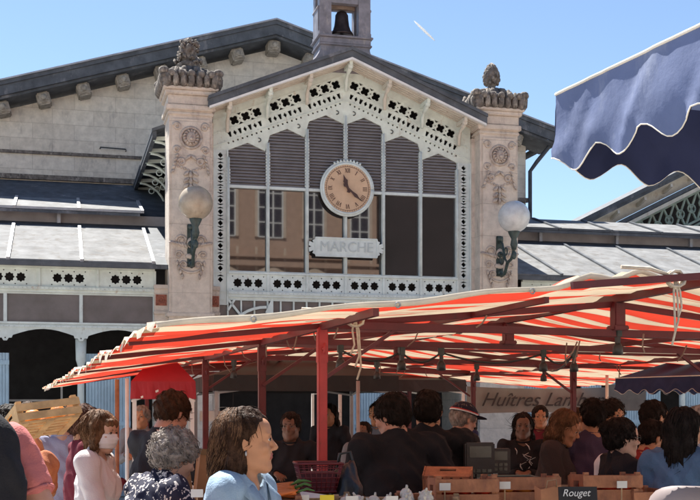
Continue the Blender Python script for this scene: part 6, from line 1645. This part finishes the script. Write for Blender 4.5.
I = person('woman with long brown hair lit from behind looking down beside the right post', 552, 8.0, 1.665, -112, SK2, ('long', H_LB), cloth('dark brown cardigan', (.045, .035, .035)), .95, res=.0075, fem=True, hp=22, loose=.01, arms=('table', 'chest'), lean=4)
strands(I, 160, .16, 8, H_LB, .0022, .012)
I = person('man seen from behind in a purple and bright blue shirt right of the right post', 593, 8.1, 1.73, 6, SK2, ('short', H_DK), PUR, .4, res=.008, wide=1.15, arms=('down', 'table'))
V = Vol(I['P']+np.array([-.3, -.25, -.1]), I['P']+np.array([.3, .25, .4]), .009); V.ell(I['P']+I['U']*.18, np.array([.192, .150, .155]), None, .03); V.disp(lambda x, y, z: fold(x, y, z, 1.5)); VV, FF = V.mesh(); np_mesh('blue_band', VV, FF, cloth('bright blue cotton', (.03, .06, .30)), I['root'])
person('dark curly haired person behind the purple and blue shirt', 611, 9.4, 1.72, -150, SK2, ('curly', H_DK), CHAR, .9, res=.010)
I = person('woman with glasses and a dark bun in a black and white jacket at the right', 618, 6.6, 1.605, -84, SK1, ('bun', H_DK), BLK, .95, res=.007, fem=True, extras=('glasses', 'jacket'), loose=.012, arms=('down', (.0, .28, -.16)), hp=2)
b = MB(); S0 = I['S'][0]
V = Vol(S0-.15, S0+.15, .008); V.cap(S0+np.array([0.01, -.01, .0]), I['A'][0][0]*.5+S0*.5, .078, .070, .01); V.disp(lambda x, y, z: fold(x, y, z, 1.5)); VV, FF = V.mesh(); np_mesh('white_sleeve_panel', VV, FF, WHT, I['root'])
person('person in a dark red top bending beside the woman with glasses', 636, 7.6, 1.60, -70, SK2, ('short', H_DK), REDC, .9, res=.009, lean=10, hp=15, arms=('table', 'table'))
person('man with very short hair in a black T-shirt reaching to the round table', 651, 8.3, 1.72, -50, SK2, ('short', H_DK), BLK, .38, res=.0085, hp=6, hy=-15, arms=('table', (.0, .34, -.26)))
I = person('woman with very long dark hair in a blue denim jacket near the right edge', 681, 6.1, 1.665, -38, SK2, ('verylong', H_DK), DEND, .95, res=.0075, fem=True, extras=('jacket',), loose=.014, hp=6, hy=-20, arms=('chest', 'table'))
strands(I, 240, .36, 9, H_DK, .0022, .01)
person('fair haired person in a light blue mask cut by the right edge', 702, 6.9, 1.67, 70, SK1, ('shortthick', H_GR), DEN, .95, res=.0085, extras=('bluemask',), arms=('chest', 'down'))
# a few shoppers deep in the shade of the hall
for px, d, H, f, hm, tp, lab in ((330, 13.2, 1.7, 150, H_DK, CHAR, 'shopper in charcoal deep in the shade left of the slim grey pole'), (540, 12.5, 1.68, 175, H_DK, MRN, 'shopper in maroon in the shade behind the backlit woman'),
        (575, 12.0, 1.66, -120, H_BR, GRY, 'shopper in grey in the shade left of the purple and blue shirt'), (240, 12.0, 1.66, 160, H_DK, NVB, 'shopper in navy in the shade behind the denim woman'),
        (142, 12.5, 1.68, 170, H_GR, GRY, 'grey haired shopper under the red tent'), (468, 13.0, 1.66, 100, H_DK, NVB, 'shopper in navy in the shade right of the man in the cap'), (28, 12.0, 1.72, 175, H_BR, BLK, 'shopper in black in the dark doorway above the carried crate')):
    person(lab, px, d, H, f, SK2, ('shortthick' if f > 155 else 'long', hm), tp, .9, res=.011, arms=('down', 'chest'))
